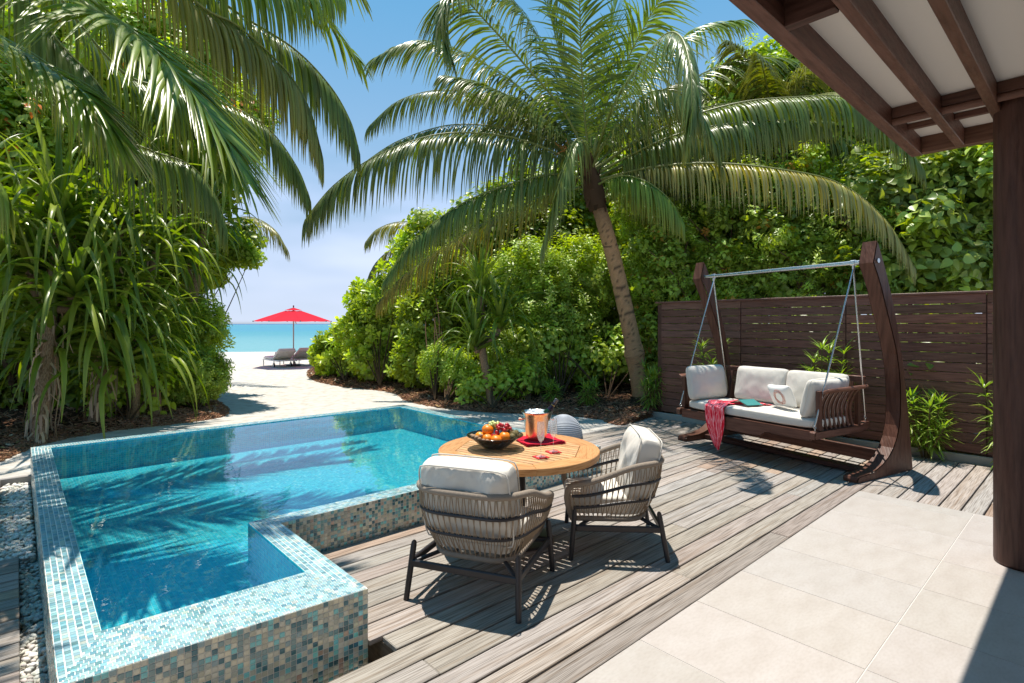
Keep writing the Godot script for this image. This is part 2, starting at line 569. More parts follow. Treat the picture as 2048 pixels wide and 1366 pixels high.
func _ground() -> void:
	var aa := [-900.0, -200.0, -80.0, -50.0, -35.0, -28.0, -22.0, -18.0, -15.0, -12.0, -9.0, -7.0, -5.0, -4.001, -4.0, -3.0, -2.0, -1.0, -0.132, -0.13, 0.5, 1.5, 2.5, 3.5, 4.5, 5.02, 5.022, 6.0, 7.0, 8.0, 8.62, 8.622, 9.5, 11.0, 13.0, 16.0, 20.0, 25.0, 30.0, 36.0, 45.0, 60.0, 90.0, 200.0, 900.0]
	var bb := [-900.0, -100.0, -30.0, -10.0, -6.001, -6.0, -4.0, -2.0, 0.0, 2.0, 4.0, 5.478, 5.48, 6.0, 7.0, 8.0, 8.02, 8.28, 8.282, 9.0, 10.0, 11.0, 12.0, 14.0, 16.0, 18.0, 20.0, 22.0, 24.0, 27.0, 30.0, 34.0, 38.0, 42.0, 48.0, 55.0, 70.0, 120.0, 300.0, 900.0]
	var rows := []
	for b in bb:
		var row := []
		for a in aa:
			var p := ab(a, b)
			var y := beach_y(p.z)
			var sunk: bool = (a >= -0.13 and a <= 5.02 and b >= -6.0 and b <= 8.28) or (a >= 5.0 and a <= 8.62 and b >= -6.0 and b <= 5.478) or (a >= -4.0 and a <= 0.0 and b >= -6.0 and b <= 8.0)
			if sunk: y = -0.26
			elif p.z > -20.0 and p.length() > 9.0:
				y += 0.025 * sin(p.x * 1.3 + p.z * 0.7) * cos(p.z * 1.1)
			row.append(Vector3(p.x, y, p.z))
		rows.append(row)
	var mb := MB.new()
	mb.grid(rows, false, 1, 1, false)
	if mb.n[mb.n.size() / 2].y < 0.0:
		mb = MB.new(); mb.grid(rows, false, 1, 1, true)
	structure("sand_ground", mb.done(), M.sand)

	# the sea: colour follows the depth of water over sand and reef
	var sea := MB.new()
	var zs := [-38.0, -44.0, -48.0, -52.0, -58.0, -66.0, -76.0, -90.0, -110.0, -140.0, -180.0, -240.0, -330.0, -460.0, -650.0, -900.0, -1300.0, -2000.0, -3500.0, -7000.0, -14000.0]
	var depth := FastNoiseLite.new()
	depth.seed = 4
	depth.frequency = 0.006
	var srows := []
	for z in zs:
		var row := []
		for k in 61:
			var x: float = (k - 30) / 30.0 * (60.0 - z * 1.4)
			row.append(Vector3(x, -0.5, z))
		srows.append(row)
	sea.grid(srows)
	for i in sea.v.size():
		var p := sea.v[i]
		sea.n[i] = Vector3.UP
		sea.t[i] = Vector2(p.x, p.z) * 0.05
		var far := -p.z
		var shallow := Color(0.135, 0.31, 0.325)
		var lagoon := Color(0.05, 0.24, 0.285)
		var reef := Color(0.03, 0.21, 0.31)
		var deep := Color(0.006, 0.10, 0.30)
		var col := shallow.lerp(lagoon, smooth(48.0, 130.0, far))
		var patch := depth.get_noise_2d(p.x * 0.25, p.z * 1.3) * 0.5 + 0.5
		col = col.lerp(reef, smooth(0.52, 0.72, patch) * smooth(70.0, 120.0, far) * 0.75)
		col = col.lerp(reef, smooth(240.0, 420.0, far) * (1.0 - smooth(460.0, 620.0, far)) * 0.9)
		col = col.lerp(deep, smooth(900.0, 2600.0, far))
		sea.c[i] = col
	var sm := mat("sea_water", Color(1, 1, 1), 0.35, 0.0, 0.30)
	sm.vertex_color_use_as_albedo = true
	sm.normal_enabled = true
	sm.normal_texture = noise_tex(0.02, 91, [], 512, 5, FastNoiseLite.TYPE_SIMPLEX_SMOOTH, true, 8.0)
	sm.normal_scale = 0.9
	sm.uv1_scale = Vector3(1.2, 3.0, 1)
	structure("sea", sea.done(), sm)

# --------------------------------------------------------------- the pool
const RIM := 0.287
const RW := 0.168

func _tile_mesh(s: float, h: float) -> ArrayMesh:       # one glass mosaic piece, pillowed, lying with its face up
	var mb := MB.new()
	var e := s * 0.5
	var k := s * 0.36
	var top := [Vector3(-k, h, -k), Vector3(k, h, -k), Vector3(k, h, k), Vector3(-k, h, k)]
	var low := [Vector3(-e, 0, -e), Vector3(e, 0, -e), Vector3(e, 0, e), Vector3(-e, 0, e)]
	var mid := [Vector3(-e, h * 0.62, -e), Vector3(e, h * 0.62, -e), Vector3(e, h * 0.62, e), Vector3(-e, h * 0.62, e)]
	var tn := []
	var mn := []
	for p in top: tn.append(mb.pt(p, (Vector3.UP * 6 + p * 60).normalized()))
	for p in mid: mn.append(mb.pt(p, (Vector3.UP * 1.4 + p.normalized()).normalized()))
	mb.face(tn[0], tn[1], tn[2]); mb.face(tn[0], tn[2], tn[3])
	for i in 4:
		var j := (i + 1) % 4
		mb.face(tn[i], tn[j], mn[j]); mb.face(tn[i], mn[j], mn[i])
		var o: Vector3 = (low[i] + low[j]).normalized()
		mb.quad(low[i], low[j], mid[j], mid[i], o)
	return mb.done()

func _tile_color(where: String) -> Color:
	var r := rng.randf()
	if where == "in":
		if r < 0.45: return jitter(Color(0.03, 0.52, 0.60), 0.10)
		if r < 0.80: return jitter(Color(0.05, 0.58, 0.64), 0.10)
		if r < 0.94: return jitter(Color(0.02, 0.42, 0.54), 0.12)
		return jitter(Color(0.16, 0.64, 0.66), 0.12)
	if where == "top":
		if r < 0.40: return jitter(Color(0.32, 0.49, 0.52), 0.2)
		if r < 0.75: return jitter(Color(0.22, 0.40, 0.44), 0.25)
		if r < 0.90: return jitter(Color(0.14, 0.31, 0.36), 0.25)
		return jitter(Color(0.44, 0.51, 0.46), 0.2)
	if r < 0.32: return jitter(Color(0.656, 0.625, 0.480), 0.22)
	if r < 0.48: return jitter(Color(0.492, 0.475, 0.355), 0.3)
	if r < 0.66: return jitter(Color(0.180, 0.352, 0.355), 0.35)
	if r < 0.81: return jitter(Color(0.049, 0.167, 0.195), 0.35)
	if r < 0.95: return jitter(Color(0.213, 0.581, 0.568), 0.3)
	return jitter(Color(0.557, 0.387, 0.284), 0.2)

func _tile_palette(k: int) -> Color:
	return [Color(0.689, 0.651, 0.497), Color(0.607, 0.581, 0.462), Color(0.738, 0.669, 0.480), Color(0.492, 0.475, 0.355), Color(0.443, 0.457, 0.373), Color(0.180, 0.352, 0.355), Color(0.230, 0.334, 0.320), Color(0.049, 0.167, 0.195), Color(0.279, 0.387, 0.391), Color(0.213, 0.581, 0.568)][k]

# fills a four-sided patch with tiles: o corner, u and w edges, both in metres, n up
func lp(p: Vector2, y: float) -> Vector3: return Vector3(p.x, y, -p.y)

func _tile_patch(o: Vector3, u: Vector3, w: Vector3, n: Vector3, pitch: float, where: String, xfs: Array, cols: Array, within := PackedVector2Array()) -> void:
	var nu := maxi(1, roundi(u.length() / pitch))
	var nw := maxi(1, roundi(w.length() / pitch))
	var bu := u.normalized()
	var bw := w.normalized()
	var su := u.length() / nu / pitch
	var sw := w.length() / nw / pitch
	for i in nu:
		for j in nw:
			var p := o + u * ((i + 0.5) / nu) + w * ((j + 0.5) / nw)
			if within.size() and not Geometry2D.is_point_in_polygon(Vector2(p.x, -p.z), within): continue
			var tilt := Basis(bu, rand(-0.035, 0.035)) * Basis(bw, rand(-0.035, 0.035))
			xfs.append(Transform3D(tilt * Basis(bu * su, n * rand(0.8, 1.2), bw * sw), p + n * 0.0005))
			cols.append(_tile_color(where))

func _pool() -> void:
	var pool := thing("plunge_pool", "raised L-shaped plunge pool clad in turquoise glass mosaic beside the timber deck", "pool", Vector3.ZERO, YAW)
	# outline in (a, b), walls RW thick; local place is (a, y, -b)
	var out := [Vector2(0.12, 8.3), Vector2(5.0, 8.3), Vector2(5.0, 3.95), Vector2(1.385, 3.95), Vector2(1.385, 2.66), Vector2(0.12, 2.75)]
	var inn := [Vector2(0.12 + RW, 8.3 - RW), Vector2(5.0 - RW, 8.3 - RW), Vector2(5.0 - RW, 3.95 + RW), Vector2(1.385 - RW, 3.95 + RW), Vector2(1.385 - RW, 3.075), Vector2(0.12 + RW, 3.12)]
	var low := -0.25
	var bed := -0.075
	var wall := MB.new()
	var k := out.size()
	for i in k:
		var j := (i + 1) % k
		var e: Vector2 = (out[j] - out[i]).normalized()
		var no := Vector3(-e.y, 0, -e.x)           # outward for this winding
		wall.quad(lp(out[i], low), lp(out[j], low), lp(out[j], RIM), lp(out[i], RIM), no)
		wall.quad(lp(out[i], RIM), lp(out[j], RIM), lp(inn[j], RIM), lp(inn[i], RIM), Vector3.UP)
		wall.quad(lp(inn[i], RIM), lp(inn[j], RIM), lp(inn[j], bed), lp(inn[i], bed), -no)
	part(pool, "pool_wall", wall.done(), M.tile_grout)
	var fl := MB.new()
	fl.prism(PackedVector2Array(inn), bed - 0.05, bed, Vector3.ZERO, Vector3.RIGHT, Vector3.FORWARD, Vector3.UP)
	part(pool, "pool_floor", fl.done(), mat("floor_grout", lin(0.22, 0.66, 0.70), 0.9, 0.0, 0.2))
	# mosaic
	var pitch := 0.0262
	var tm := _tile_mesh(0.0230, 0.0022)
	var xfs := []
	var cols := []
	var rim_x := []
	var rim_c := []
	# outer faces
	for i in k:
		var j := (i + 1) % k
		var e: Vector2 = (out[j] - out[i]).normalized()
		var no := Vector3(-e.y, 0, -e.x)
		var base: float = -0.16
		_tile_patch(lp(out[i], base), lp(out[j], 0) - lp(out[i], 0), Vector3(0, RIM - base, 0), no, pitch, "out", xfs, cols)
	# top of the rim, quads that follow the walls
	for i in k:
		var j := (i + 1) % k
		var p0: Vector3 = lp(out[i], RIM)
		var p1: Vector3 = lp(out[j], RIM)
		var q0: Vector3 = lp(inn[i], RIM)
		var q1: Vector3 = lp(inn[j], RIM)
		var run := (p1 - p0).normalized()
		var nw := maxi(1, roundi(((q0 - p0) - run * (q0 - p0).dot(run)).length() / pitch))
		for r in nw:
			var f := (r + 0.5) / nw
			var s0 := p0.lerp(q0, f)
			var s1 := p1.lerp(q1, f)
			var nu := maxi(1, roundi((s1 - s0).length() / pitch))
			var side := Vector3.UP.cross(run)
			for t in nu:
				var tilt := Basis(run, rand(-0.009, 0.009)) * Basis(side, rand(-0.009, 0.009))
				rim_x.append(Transform3D(tilt * Basis(run * ((s1 - s0).length() / nu / pitch), Vector3.UP, side), s0.lerp(s1, (t + 0.5) / nu) + Vector3(0, 0.0005, 0)))
				rim_c.append(_tile_color("top"))
	# inside walls and floor
	var in_x := []
	var in_c := []
	for i in k:
		var j := (i + 1) % k
		var e: Vector2 = (inn[j] - inn[i]).normalized()
		var no := Vector3(e.y, 0, e.x)
		_tile_patch(lp(inn[i], bed), lp(inn[j], 0) - lp(inn[i], 0), Vector3(0, RIM - bed, 0), no, pitch, "in", in_x, in_c)
	var poly := PackedVector2Array(inn)
	_tile_patch(Vector3(inn[0].x, bed, -inn[0].y), Vector3(inn[1].x - inn[0].x, 0, 0), Vector3(0, 0, 5.02), Vector3.UP, pitch, "in", in_x, in_c, poly)
	# the nearest three hundred pieces singly, by distance from the terrace edge
	var all := []
	var eye_local := pool.transform.affine_inverse() * EYE
	for i in xfs.size():
		var p: Vector3 = xfs[i].origin
		var seen: float = xfs[i].basis.y.normalized().dot((eye_local - p).normalized()) / (eye_local - p).length_squared()
		if p.y > 0.0 and seen > 0.0: all.append([-seen, 0, i])
	for i in rim_x.size():
		var p: Vector3 = rim_x[i].origin
		var seen: float = Vector3.UP.dot((eye_local - p).normalized()) / (eye_local - p).length_squared()
		all.append([-seen, 1, i])
	# keep only what the terrace view takes in
	var kept := []
	for q in all:
		var w: Vector3 = pool.transform * (xfs[q[2]].origin if q[1] == 0 else rim_x[q[2]].origin)
		if -w.z > 0.5:
			var px := w.x / -w.z * 1085.0 + 1024.0
			var py := (EYE.y - w.y) / -w.z * 1085.0 + 648.0
			if px > 0.0 and py < 1366.0: kept.append(q)
	kept.sort()
	var mats := {}
	for kk in 16:
		var mm: StandardMaterial3D = M.glass_tile.duplicate()
		mm.vertex_color_use_as_albedo = false
		mm.albedo_color = (_tile_palette(kk) if kk < 10 else _tile_color("top")).linear_to_srgb()
		mats[kk] = mm
	var gone := [{}, {}]
	for q in mini(300, kept.size()):
		var it: Array = kept[q]
		gone[it[1]][it[2]] = true
		part(pool, "mosaic_tile", tm, mats[rng.randi_range(0, 9) if it[1] == 0 else rng.randi_range(10, 15)], xfs[it[2]] if it[1] == 0 else rim_x[it[2]])
	for s in [["wall_mosaic", xfs, cols, 0], ["rim_mosaic", rim_x, rim_c, 1]]:
		var x2 := []
		var c2 := []
		for i in s[1].size():
			if not gone[s[3]].has(i):
				x2.append(s[1][i]); c2.append(s[2][i])
		scatter(pool, s[0], tm, M.glass_tile, x2, c2)
	scatter(pool, "inner_mosaic", tm, M.wet_tile, in_x, in_c)
	# water, a little below the rim
	var wm := MB.new()
	var ids := Geometry2D.triangulate_polygon(poly)
	for i in range(0, ids.size(), 3):
		var q := []
		for m in 3: q.append(wm.pt(lp(poly[ids[i + m]], RIM - 0.010), Vector3.UP, poly[ids[i + m]]))
		wm.face(q[0], q[1], q[2])
	var w := mat("pool_water", Color(0.03, 0.42, 0.60, 0.24), 0.02, 0.0, 0.5)
	w.transparency = BaseMaterial3D.TRANSPARENCY_ALPHA
	w.normal_enabled = true
	w.normal_texture = noise_tex(0.012, 95, [], 512, 3, FastNoiseLite.TYPE_SIMPLEX_SMOOTH, true, 3.0)
	w.normal_scale = 0.10
	w.uv1_scale = Vector3(0.7, 0.7, 1)
	structure("pool_water", wm.done(), w, YAW)

	# white pebbles in the bed left of the pool and in the slot along it
	var bed_root := structure("pebble_bed", null, null, YAW)
	var kerb := MB.new()
	kerb.box(Vector3(-0.03, -0.09, -8.03), Vector3(0.31, 0.24, 0.06), 0.006)
	kerb.box(Vector3(-0.16, -0.09, -6.70), Vector3(0.06, 0.24, 2.60), 0.006)
	part(bed_root, "stone_kerb", kerb.done(), mat("grey_kerb", lin(0.30, 0.27, 0.25), 0.85))
	var fill := MB.new()
	fill.box(Vector3(-0.02, -0.16, -5.0), Vector3(0.27, 0.05, 6.0), 0.0)
	part(bed_root, "gravel_base", fill.done(), M.render_wall)
	var pm := []
	for vv in 4:
		var g := MB.new()
		var nz := FastNoiseLite.new()
		nz.seed = vv + 50
		nz.frequency = 0.8
		var rows := []
		for i in 6:
			var la := PI * (i / 5.0 - 0.5)
			var row := []
			for j in 8:
				var lo := TAU * j / 8.0
				var d := Vector3(cos(la) * cos(lo), sin(la) * 0.55, cos(la) * sin(lo) * 0.75)
				row.append(d * (1.0 + 0.25 * nz.get_noise_3dv(d)))
			rows.append(row)
		g.grid(rows, true, 1, 1, true)
		pm.append(g.done())
	var px := []
	for i in 3600:
		var wide := i % 3 != 0
		var a := rand(-0.12, 0.10)
		var b := rand(5.42, 7.98) if wide else rand(2.2, 5.45)
		if not wide: a = rand(0.02, 0.12)
		var y := -0.135 + rand(0.0, 0.05) + (0.06 if wide else 0.0)
		px.append([b, Transform3D(Basis.from_euler(Vector3(rand(-0.5, 0.5), rand(0, TAU), rand(-0.5, 0.5))).scaled(Vector3.ONE * rand(0.012, 0.024)), Vector3(a, y, -b))])
	px.sort_custom(func(p, q): return p[0] < q[0])
	var pmats := []
	for i in 6:
		pmats.append(mat("pebble_%d" % i, jitter(Color(0.62, 0.59, 0.53), 0.22).linear_to_srgb(), 0.6))
	var sx := []
	var sc := []
	var single := 0
	for q in px:
		if single < 300 and q[0] > 3.4 and rng.randf() < 0.25:
			single += 1
			part(bed_root, "pebble", pm[rng.randi_range(0, 3)], pmats[rng.randi_range(0, 5)], q[1])
		else:
			sx.append(q[1]); sc.append(jitter(Color(0.62, 0.59, 0.53), 0.25))
	scatter(bed_root, "pebble_fill", pm[0], M.pebble, sx, sc)

# --------------------------------------------------------------- deck, paving
func _board(root: Node, a0: float, a1: float, b0: float, b1: float, wet := 1.0) -> void:
	var mb := MB.new()
	var warm := rng.randf()
	var base := Color(0.435, 0.40, 0.37).lerp(Color(0.36, 0.315, 0.28), warm * warm)
	if rng.randf() < 0.10: base = Color(0.44, 0.345, 0.27)
	mb.col = jitter(base * wet, 0.11)
	mb.uvo = Vector2(rand(0, 40), rand(0, 40))
	var w := b1 - b0
	mb.box(Vector3((a0 + a1) * 0.5, -0.016 + rand(-0.0015, 0.0015), -(b0 + b1) * 0.5), Vector3(a1 - a0, 0.032, w), 0.004)
	part(root, "deck_board", mb.done(), M.deck_wood)

func _deck() -> void:
	var root := structure("timber_deck", null, null, YAW)
	var pitch := 0.1605
	var gap := 0.0135
	var b := 1.705
	var row := 0
	while b < 5.44:
		var lo := b
		var hi := minf(b + pitch - gap, 5.47)
		var a0 := 0.145
		var a1 := 8.58
		if hi < 2.50: a0 = -1.6 if hi < 2.3 else -1.6
		elif hi < 2.75: a0 = 1.47
		elif lo < 3.93: a0 = 1.40
		if lo >= 3.90: a0 = 5.02
		if lo < 3.93 and hi > 3.94: hi = 3.94
		# one or two butt joints a board
		var cuts := [a0]
		var at := a0 + rand(1.2, 3.2)
		while at < a1 - 0.8:
			cuts.append(at)
			at += rand(2.2, 3.6)
		cuts.append(a1)
		for i in cuts.size() - 1:
			_board(root, cuts[i] + (0.0015 if i else 0.0), cuts[i + 1] - 0.0015, lo, hi)
		b += pitch
		row += 1
	b = 1.705 - pitch
	while b > -2.2:                                   # past the end of the paving, towards the fence
		_board(root, 6.335, 8.58, b, b + pitch - gap)
		b -= pitch
	b = 5.36 - pitch + gap
	while b > 1.2:                                    # left of the pool
		_board(root, -2.6, 0.012, b, b + pitch - gap, 0.92)
		b -= pitch
	var joist := MB.new()
	joist.col = Color(0.20, 0.15, 0.11)
	for a in [1.47, 2.3, 3.2, 4.1, 5.06, 6.0, 6.9, 7.8, 8.5]:
		joist.box(Vector3(a + 0.03, -0.12, -2.75 if a < 5.0 else -2.4), Vector3(0.05, 0.17, 2.1 if a < 5.0 else 6.1), 0.003, Basis.IDENTITY, 2)
	for a in [-2.4, -1.4, -0.5, -0.03]:
		joist.box(Vector3(a, -0.12, -3.3), Vector3(0.05, 0.17, 4.1), 0.003, Basis.IDENTITY, 2)
	for a in [-1.4, -0.5, 0.6]:
		joist.box(Vector3(a, -0.12, -2.1), Vector3(0.05, 0.17, 0.75), 0.003, Basis.IDENTITY, 2)
	part(root, "deck_joist", joist.done(), M.dark_wood).set_meta("kind", "stuff")

func _paving() -> void:
	var root := structure("terrace_paving", null, null, YAW)
	var slab := MB.new()
	slab.box(Vector3(1.15, -0.077, 1.15), Vector3(10.35, 0.16, 5.68), 0.003)
	part(root, "paving_bed", slab.done(), M.paver_grout)
	# joints: a every 0.60 m back from the end, b at 0.95 m steps
	var aa := [6.325]
	var a := 6.10
	while a > -4.0:
		aa.append(a)
		a -= 0.605
	aa.append(-4.02)
	var bs := [1.692, 0.795, -0.155, -1.105, -2.055, -3.005, -3.98]
	for i in aa.size() - 1:
		for j in bs.size() - 1:
			var mb := MB.new()
			mb.col = jitter(Color(0.475, 0.442, 0.418), 0.04)
			mb.uvo = Vector2(rand(0, 9), rand(0, 9))
			var g := 0.0046
			mb.box(Vector3((aa[i] + aa[i + 1]) * 0.5, -0.004, -(bs[j] + bs[j + 1]) * 0.5), Vector3(aa[i] - aa[i + 1] - g, 0.02, bs[j] - bs[j + 1] - g), 0.0015)
			part(root, "paving_tile", mb.done(), M.paver)

# --------------------------------------------------------------- fence, planter kerb, roof
func wood_box(mb: MB, at: Vector3, size: Vector3, bevel := 0.004, bas := Basis.IDENTITY, along := 0) -> void:
	mb.uvo = Vector2(rand(0, 30), rand(0, 30))
	mb.box(at, size, bevel, bas, along)

func dark(k := 1.0, amount := 0.12) -> Color:
	return jitter(Color(0.130, 0.062, 0.044) * k, amount)

func _fence() -> void:
	var fence := thing("slat_fence", "tall dark brown horizontal slat fence behind the swing sofa", "fence", ab(8.75, 0), YAW)
	# local z is -b, x is across
	var posts := [5.54, 4.02, 2.50, 0.98, -0.54, -2.06]
	for i in posts.size():
		var mb := MB.new()
		mb.col = dark()
		wood_box(mb, Vector3(0.03, 0.98, -posts[i]), Vector3(0.07, 2.16, 0.09), 0.004, Basis.IDENTITY, 1)
		part(fence, "post", mb.done(), M.dark_wood)
	for i in posts.size() - 1:
		var z0: float = -posts[i] + 0.003
		var z1: float = -posts[i + 1] - 0.003
		if i == 0: z0 = -posts[0] + 0.047
		var k := 0
		var y := 0.115
		while y < 1.99:
			var mb := MB.new()
			mb.col = dark(1.75, 0.2)
			wood_box(mb, Vector3(-0.018 + rand(-0.0015, 0.0015), y + 0.05, (z0 + z1) * 0.5), Vector3(0.022, 0.1165, z1 - z0 - (0.006 if i else 0.002)), 0.003, Basis.IDENTITY, 2)
			part(fence, "slat", mb.done(), M.dark_wood)
			y += 0.1235
			k += 1
	var bt := MB.new()
	bt.col = dark(0.7)
	for i in posts.size() - 1:
		wood_box(bt, Vector3(-0.003, 1.05, -(posts[i] - 0.75)), Vector3(0.012, 1.95, 0.05), 0.002, Basis.IDENTITY, 1)
	part(fence, "batten", bt.done(), M.dark_wood)
	var cap := MB.new()
	cap.col = dark(1.7)
	wood_box(cap, Vector3(0.01, 2.092, -1.74), Vector3(0.13, 0.03, 7.74), 0.004, Basis.IDENTITY, 2)
	part(fence, "cap_rail", cap.done(), M.dark_wood)
	var kerb := structure("planter_kerb", null, null, YAW)
	var kb := MB.new()
	kb.box(Vector3(8.66, -0.06, -1.6), Vector3(0.05, 0.30, 8.2), 0.006)
	part(kerb, "kerb_wall", kb.done(), mat("pale_kerb", lin(0.40, 0.38, 0.33), 0.9))
	var soil := MB.new()
	soil.box(Vector3(8.60, -0.05, -1.6), Vector3(0.06, 0.06, 8.2), 0.0)
	part(kerb, "soil_strip", soil.done(), M.mulch_soil)

func _roof() -> void:
	var col := thing("round_column", "thick round dark wooden column at the right edge of the paving", "column", ab(5.225, 0.39), YAW)
	var cm := MB.new()
	cm.col = Color(0.095, 0.044, 0.032)
	cm.lathe([Vector2(0.001, 0.008), Vector2(0.158, 0.008), Vector2(0.162, 0.03), Vector2(0.162, 1.2), Vector2(0.162, 2.4), Vector2(0.162, 3.34)], 48)
	for i in cm.t.size(): cm.t[i] = Vector2(cm.t[i].y * 1.0, cm.t[i].x * 1.0)
	part(col, "shaft", cm.done(), M.dark_wood)
	var ft := MB.new()
	ft.lathe([Vector2(0.0, 0.012), Vector2(0.150, 0.012), Vector2(0.150, 0.0)], 40, Vector3(0, 0.0, 0), true)
	part(col, "base_ring", ft.done(), M.black_metal)
	var roof := thing("terrace_roof", "overhanging terrace roof with dark beams and white soffit panels", "roof", Vector3.ZERO, YAW)
	var b_at := [1.14, 0.83, 0.53, 0.22, -0.09, -0.40, -1.0, -1.6, -2.2, -2.8, -3.4]
	for i in b_at.size():
		var mb := MB.new()
		mb.col = dark(1.5)
		var w := 0.085 if i == 0 else 0.062
		var x1: float = 5.95 if i == 0 else 5.86
		wood_box(mb, Vector3((x1 - 4.3) * 0.5, 3.345, -b_at[i]), Vector3(x1 + 4.3, 0.29, w), 0.004)
		part(roof, "rafter", mb.done(), M.dark_wood)
	var eb := MB.new()
	eb.col = dark(1.4)
	wood_box(eb, Vector3(5.905, 3.343, 1.2), Vector3(0.085, 0.284, 4.59), 0.004, Basis.IDENTITY, 2)
	part(roof, "end_beam", eb.done(), M.dark_wood)
	for i in 3:
		var g0: float = b_at[i] - (0.0425 if i == 0 else 0.031)
		var g1: float = b_at[i + 1] + 0.031
		var mid := -(g0 + g1) * 0.5
		var cb := MB.new()
		cb.col = dark(1.0)
		wood_box(cb, Vector3(4.93, 3.30, mid), Vector3(0.05, 0.078, g0 - g1), 0.003, Basis.IDENTITY, 2)
		part(roof, "cross_beam", cb.done(), M.dark_wood)
		var rb := MB.new()
		rb.col = dark(1.6)
		rb.tube([Vector3(4.93, 3.236, -g0), Vector3(4.93, 3.236, -g1)], 0.027, 12)
		part(roof, "round_rail", rb.done(), M.dark_wood)
		var tb := MB.new()
		tb.col = dark(1.2)
		wood_box(tb, Vector3(5.42, 3.318, mid), Vector3(0.045, 0.045, g0 - g1), 0.003, Basis.IDENTITY, 2)
		part(roof, "thin_batten", tb.done(), M.dark_wood)
	var c2 := MB.new()
	c2.col = dark(0.9)
	wood_box(c2, Vector3(2.90, 3.33, -(1.14 + 0.83) * 0.5), Vector3(0.06, 0.255, 0.235), 0.003, Basis.IDENTITY, 2)
	part(roof, "cross_beam", c2.done(), M.dark_wood)
	for i in b_at.size() - 1:
		var sp := MB.new()
		var g0: float = b_at[i] - (0.0425 if i == 0 else 0.031)
		var g1: float = b_at[i + 1] + 0.031
		var x0 := 2.93 if i == 0 else -4.3
		sp.box(Vector3((x0 + 5.86) * 0.5, 3.352, -(g0 + g1) * 0.5), Vector3(5.86 - x0, 0.02, g0 - g1), 0.0)
		part(roof, "soffit_panel", sp.done(), M.soffit)
	var villa := thing("villa_wall", "cream rendered house wall at the back of the covered terrace", "wall", Vector3.ZERO, YAW)
	var vw := MB.new()
	vw.box(Vector3(0.8, 1.72, 3.55), Vector3(10.2, 3.4, 0.22), 0.01)
	part(villa, "wall", vw.done(), mat("cream_render", lin(0.68, 0.61, 0.52), 0.9, 0.0, 0.2))
	var dk := MB.new()
	dk.col = dark(0.5)
	wood_box(dk, Vector3(-0.72, 3.462, -0.985), Vector3(7.16, 0.02, 0.235), 0.0)
	part(roof, "dark_soffit", dk.done(), M.dark_wood)
	var rf := MB.new()
	rf.col = Color(0.12, 0.08, 0.06)
	wood_box(rf, Vector3(0.83, 3.53, 1.15), Vector3(10.30, 0.08, 4.72), 0.01)
	part(roof, "roof_deck", rf.done(), M.dark_wood)

# --------------------------------------------------------------- armchairs
# local frame: the sitter looks towards -z, x to the right
func _chair_u(t: float, half: float, front: float, back: float, corner: float) -> Vector2:   # a U in plan, t 0..1 from the right front round the back
	var straight := absf(front) + back - corner
	var arc := corner * PI * 0.5
	var across := 2.0 * (half - corner)
	var total := 2.0 * straight + 2.0 * arc + across
	var s := t * total
	if s < straight: return Vector2(half, front + s)
	s -= straight
	if s < arc:
		var a := s / corner
		return Vector2(half - corner + corner * cos(a), back - corner + corner * sin(a))
	s -= arc
	if s < across: return Vector2(half - corner - s, back)
	s -= across
	if s < arc:
		var a := s / corner
		return Vector2(-half + corner - corner * sin(a), back - corner + corner * cos(a))
	s -= arc
	return Vector2(-half, back - corner - s)

func _chair_top(t: float) -> Vector3:
	var p := _chair_u(t, 0.365, -0.36, 0.345, 0.20)
	var back := smooth(-0.30, 0.22, p.y)
	var y := 0.545 + 0.145 * back
	return Vector3(p.x, y, p.y)

func _chair_low(t: float) -> Vector3:
	var p := _chair_u(t, 0.275, -0.31, 0.215, 0.16)
	return Vector3(p.x, 0.268, p.y)

func _chair_shell(t: float, f: float) -> Vector3:          # f 0 at the bottom rim, 1 at the rail; the side swells outward
	var lo := _chair_low(t)
	var hi := _chair_top(t)
	var p := lo.lerp(hi, f)
	var c := Vector3(0, p.y, -0.05)
	var o := (p - c)
	o.y = 0
	p += o.normalized() * 0.035 * sin(PI * f)
	return p

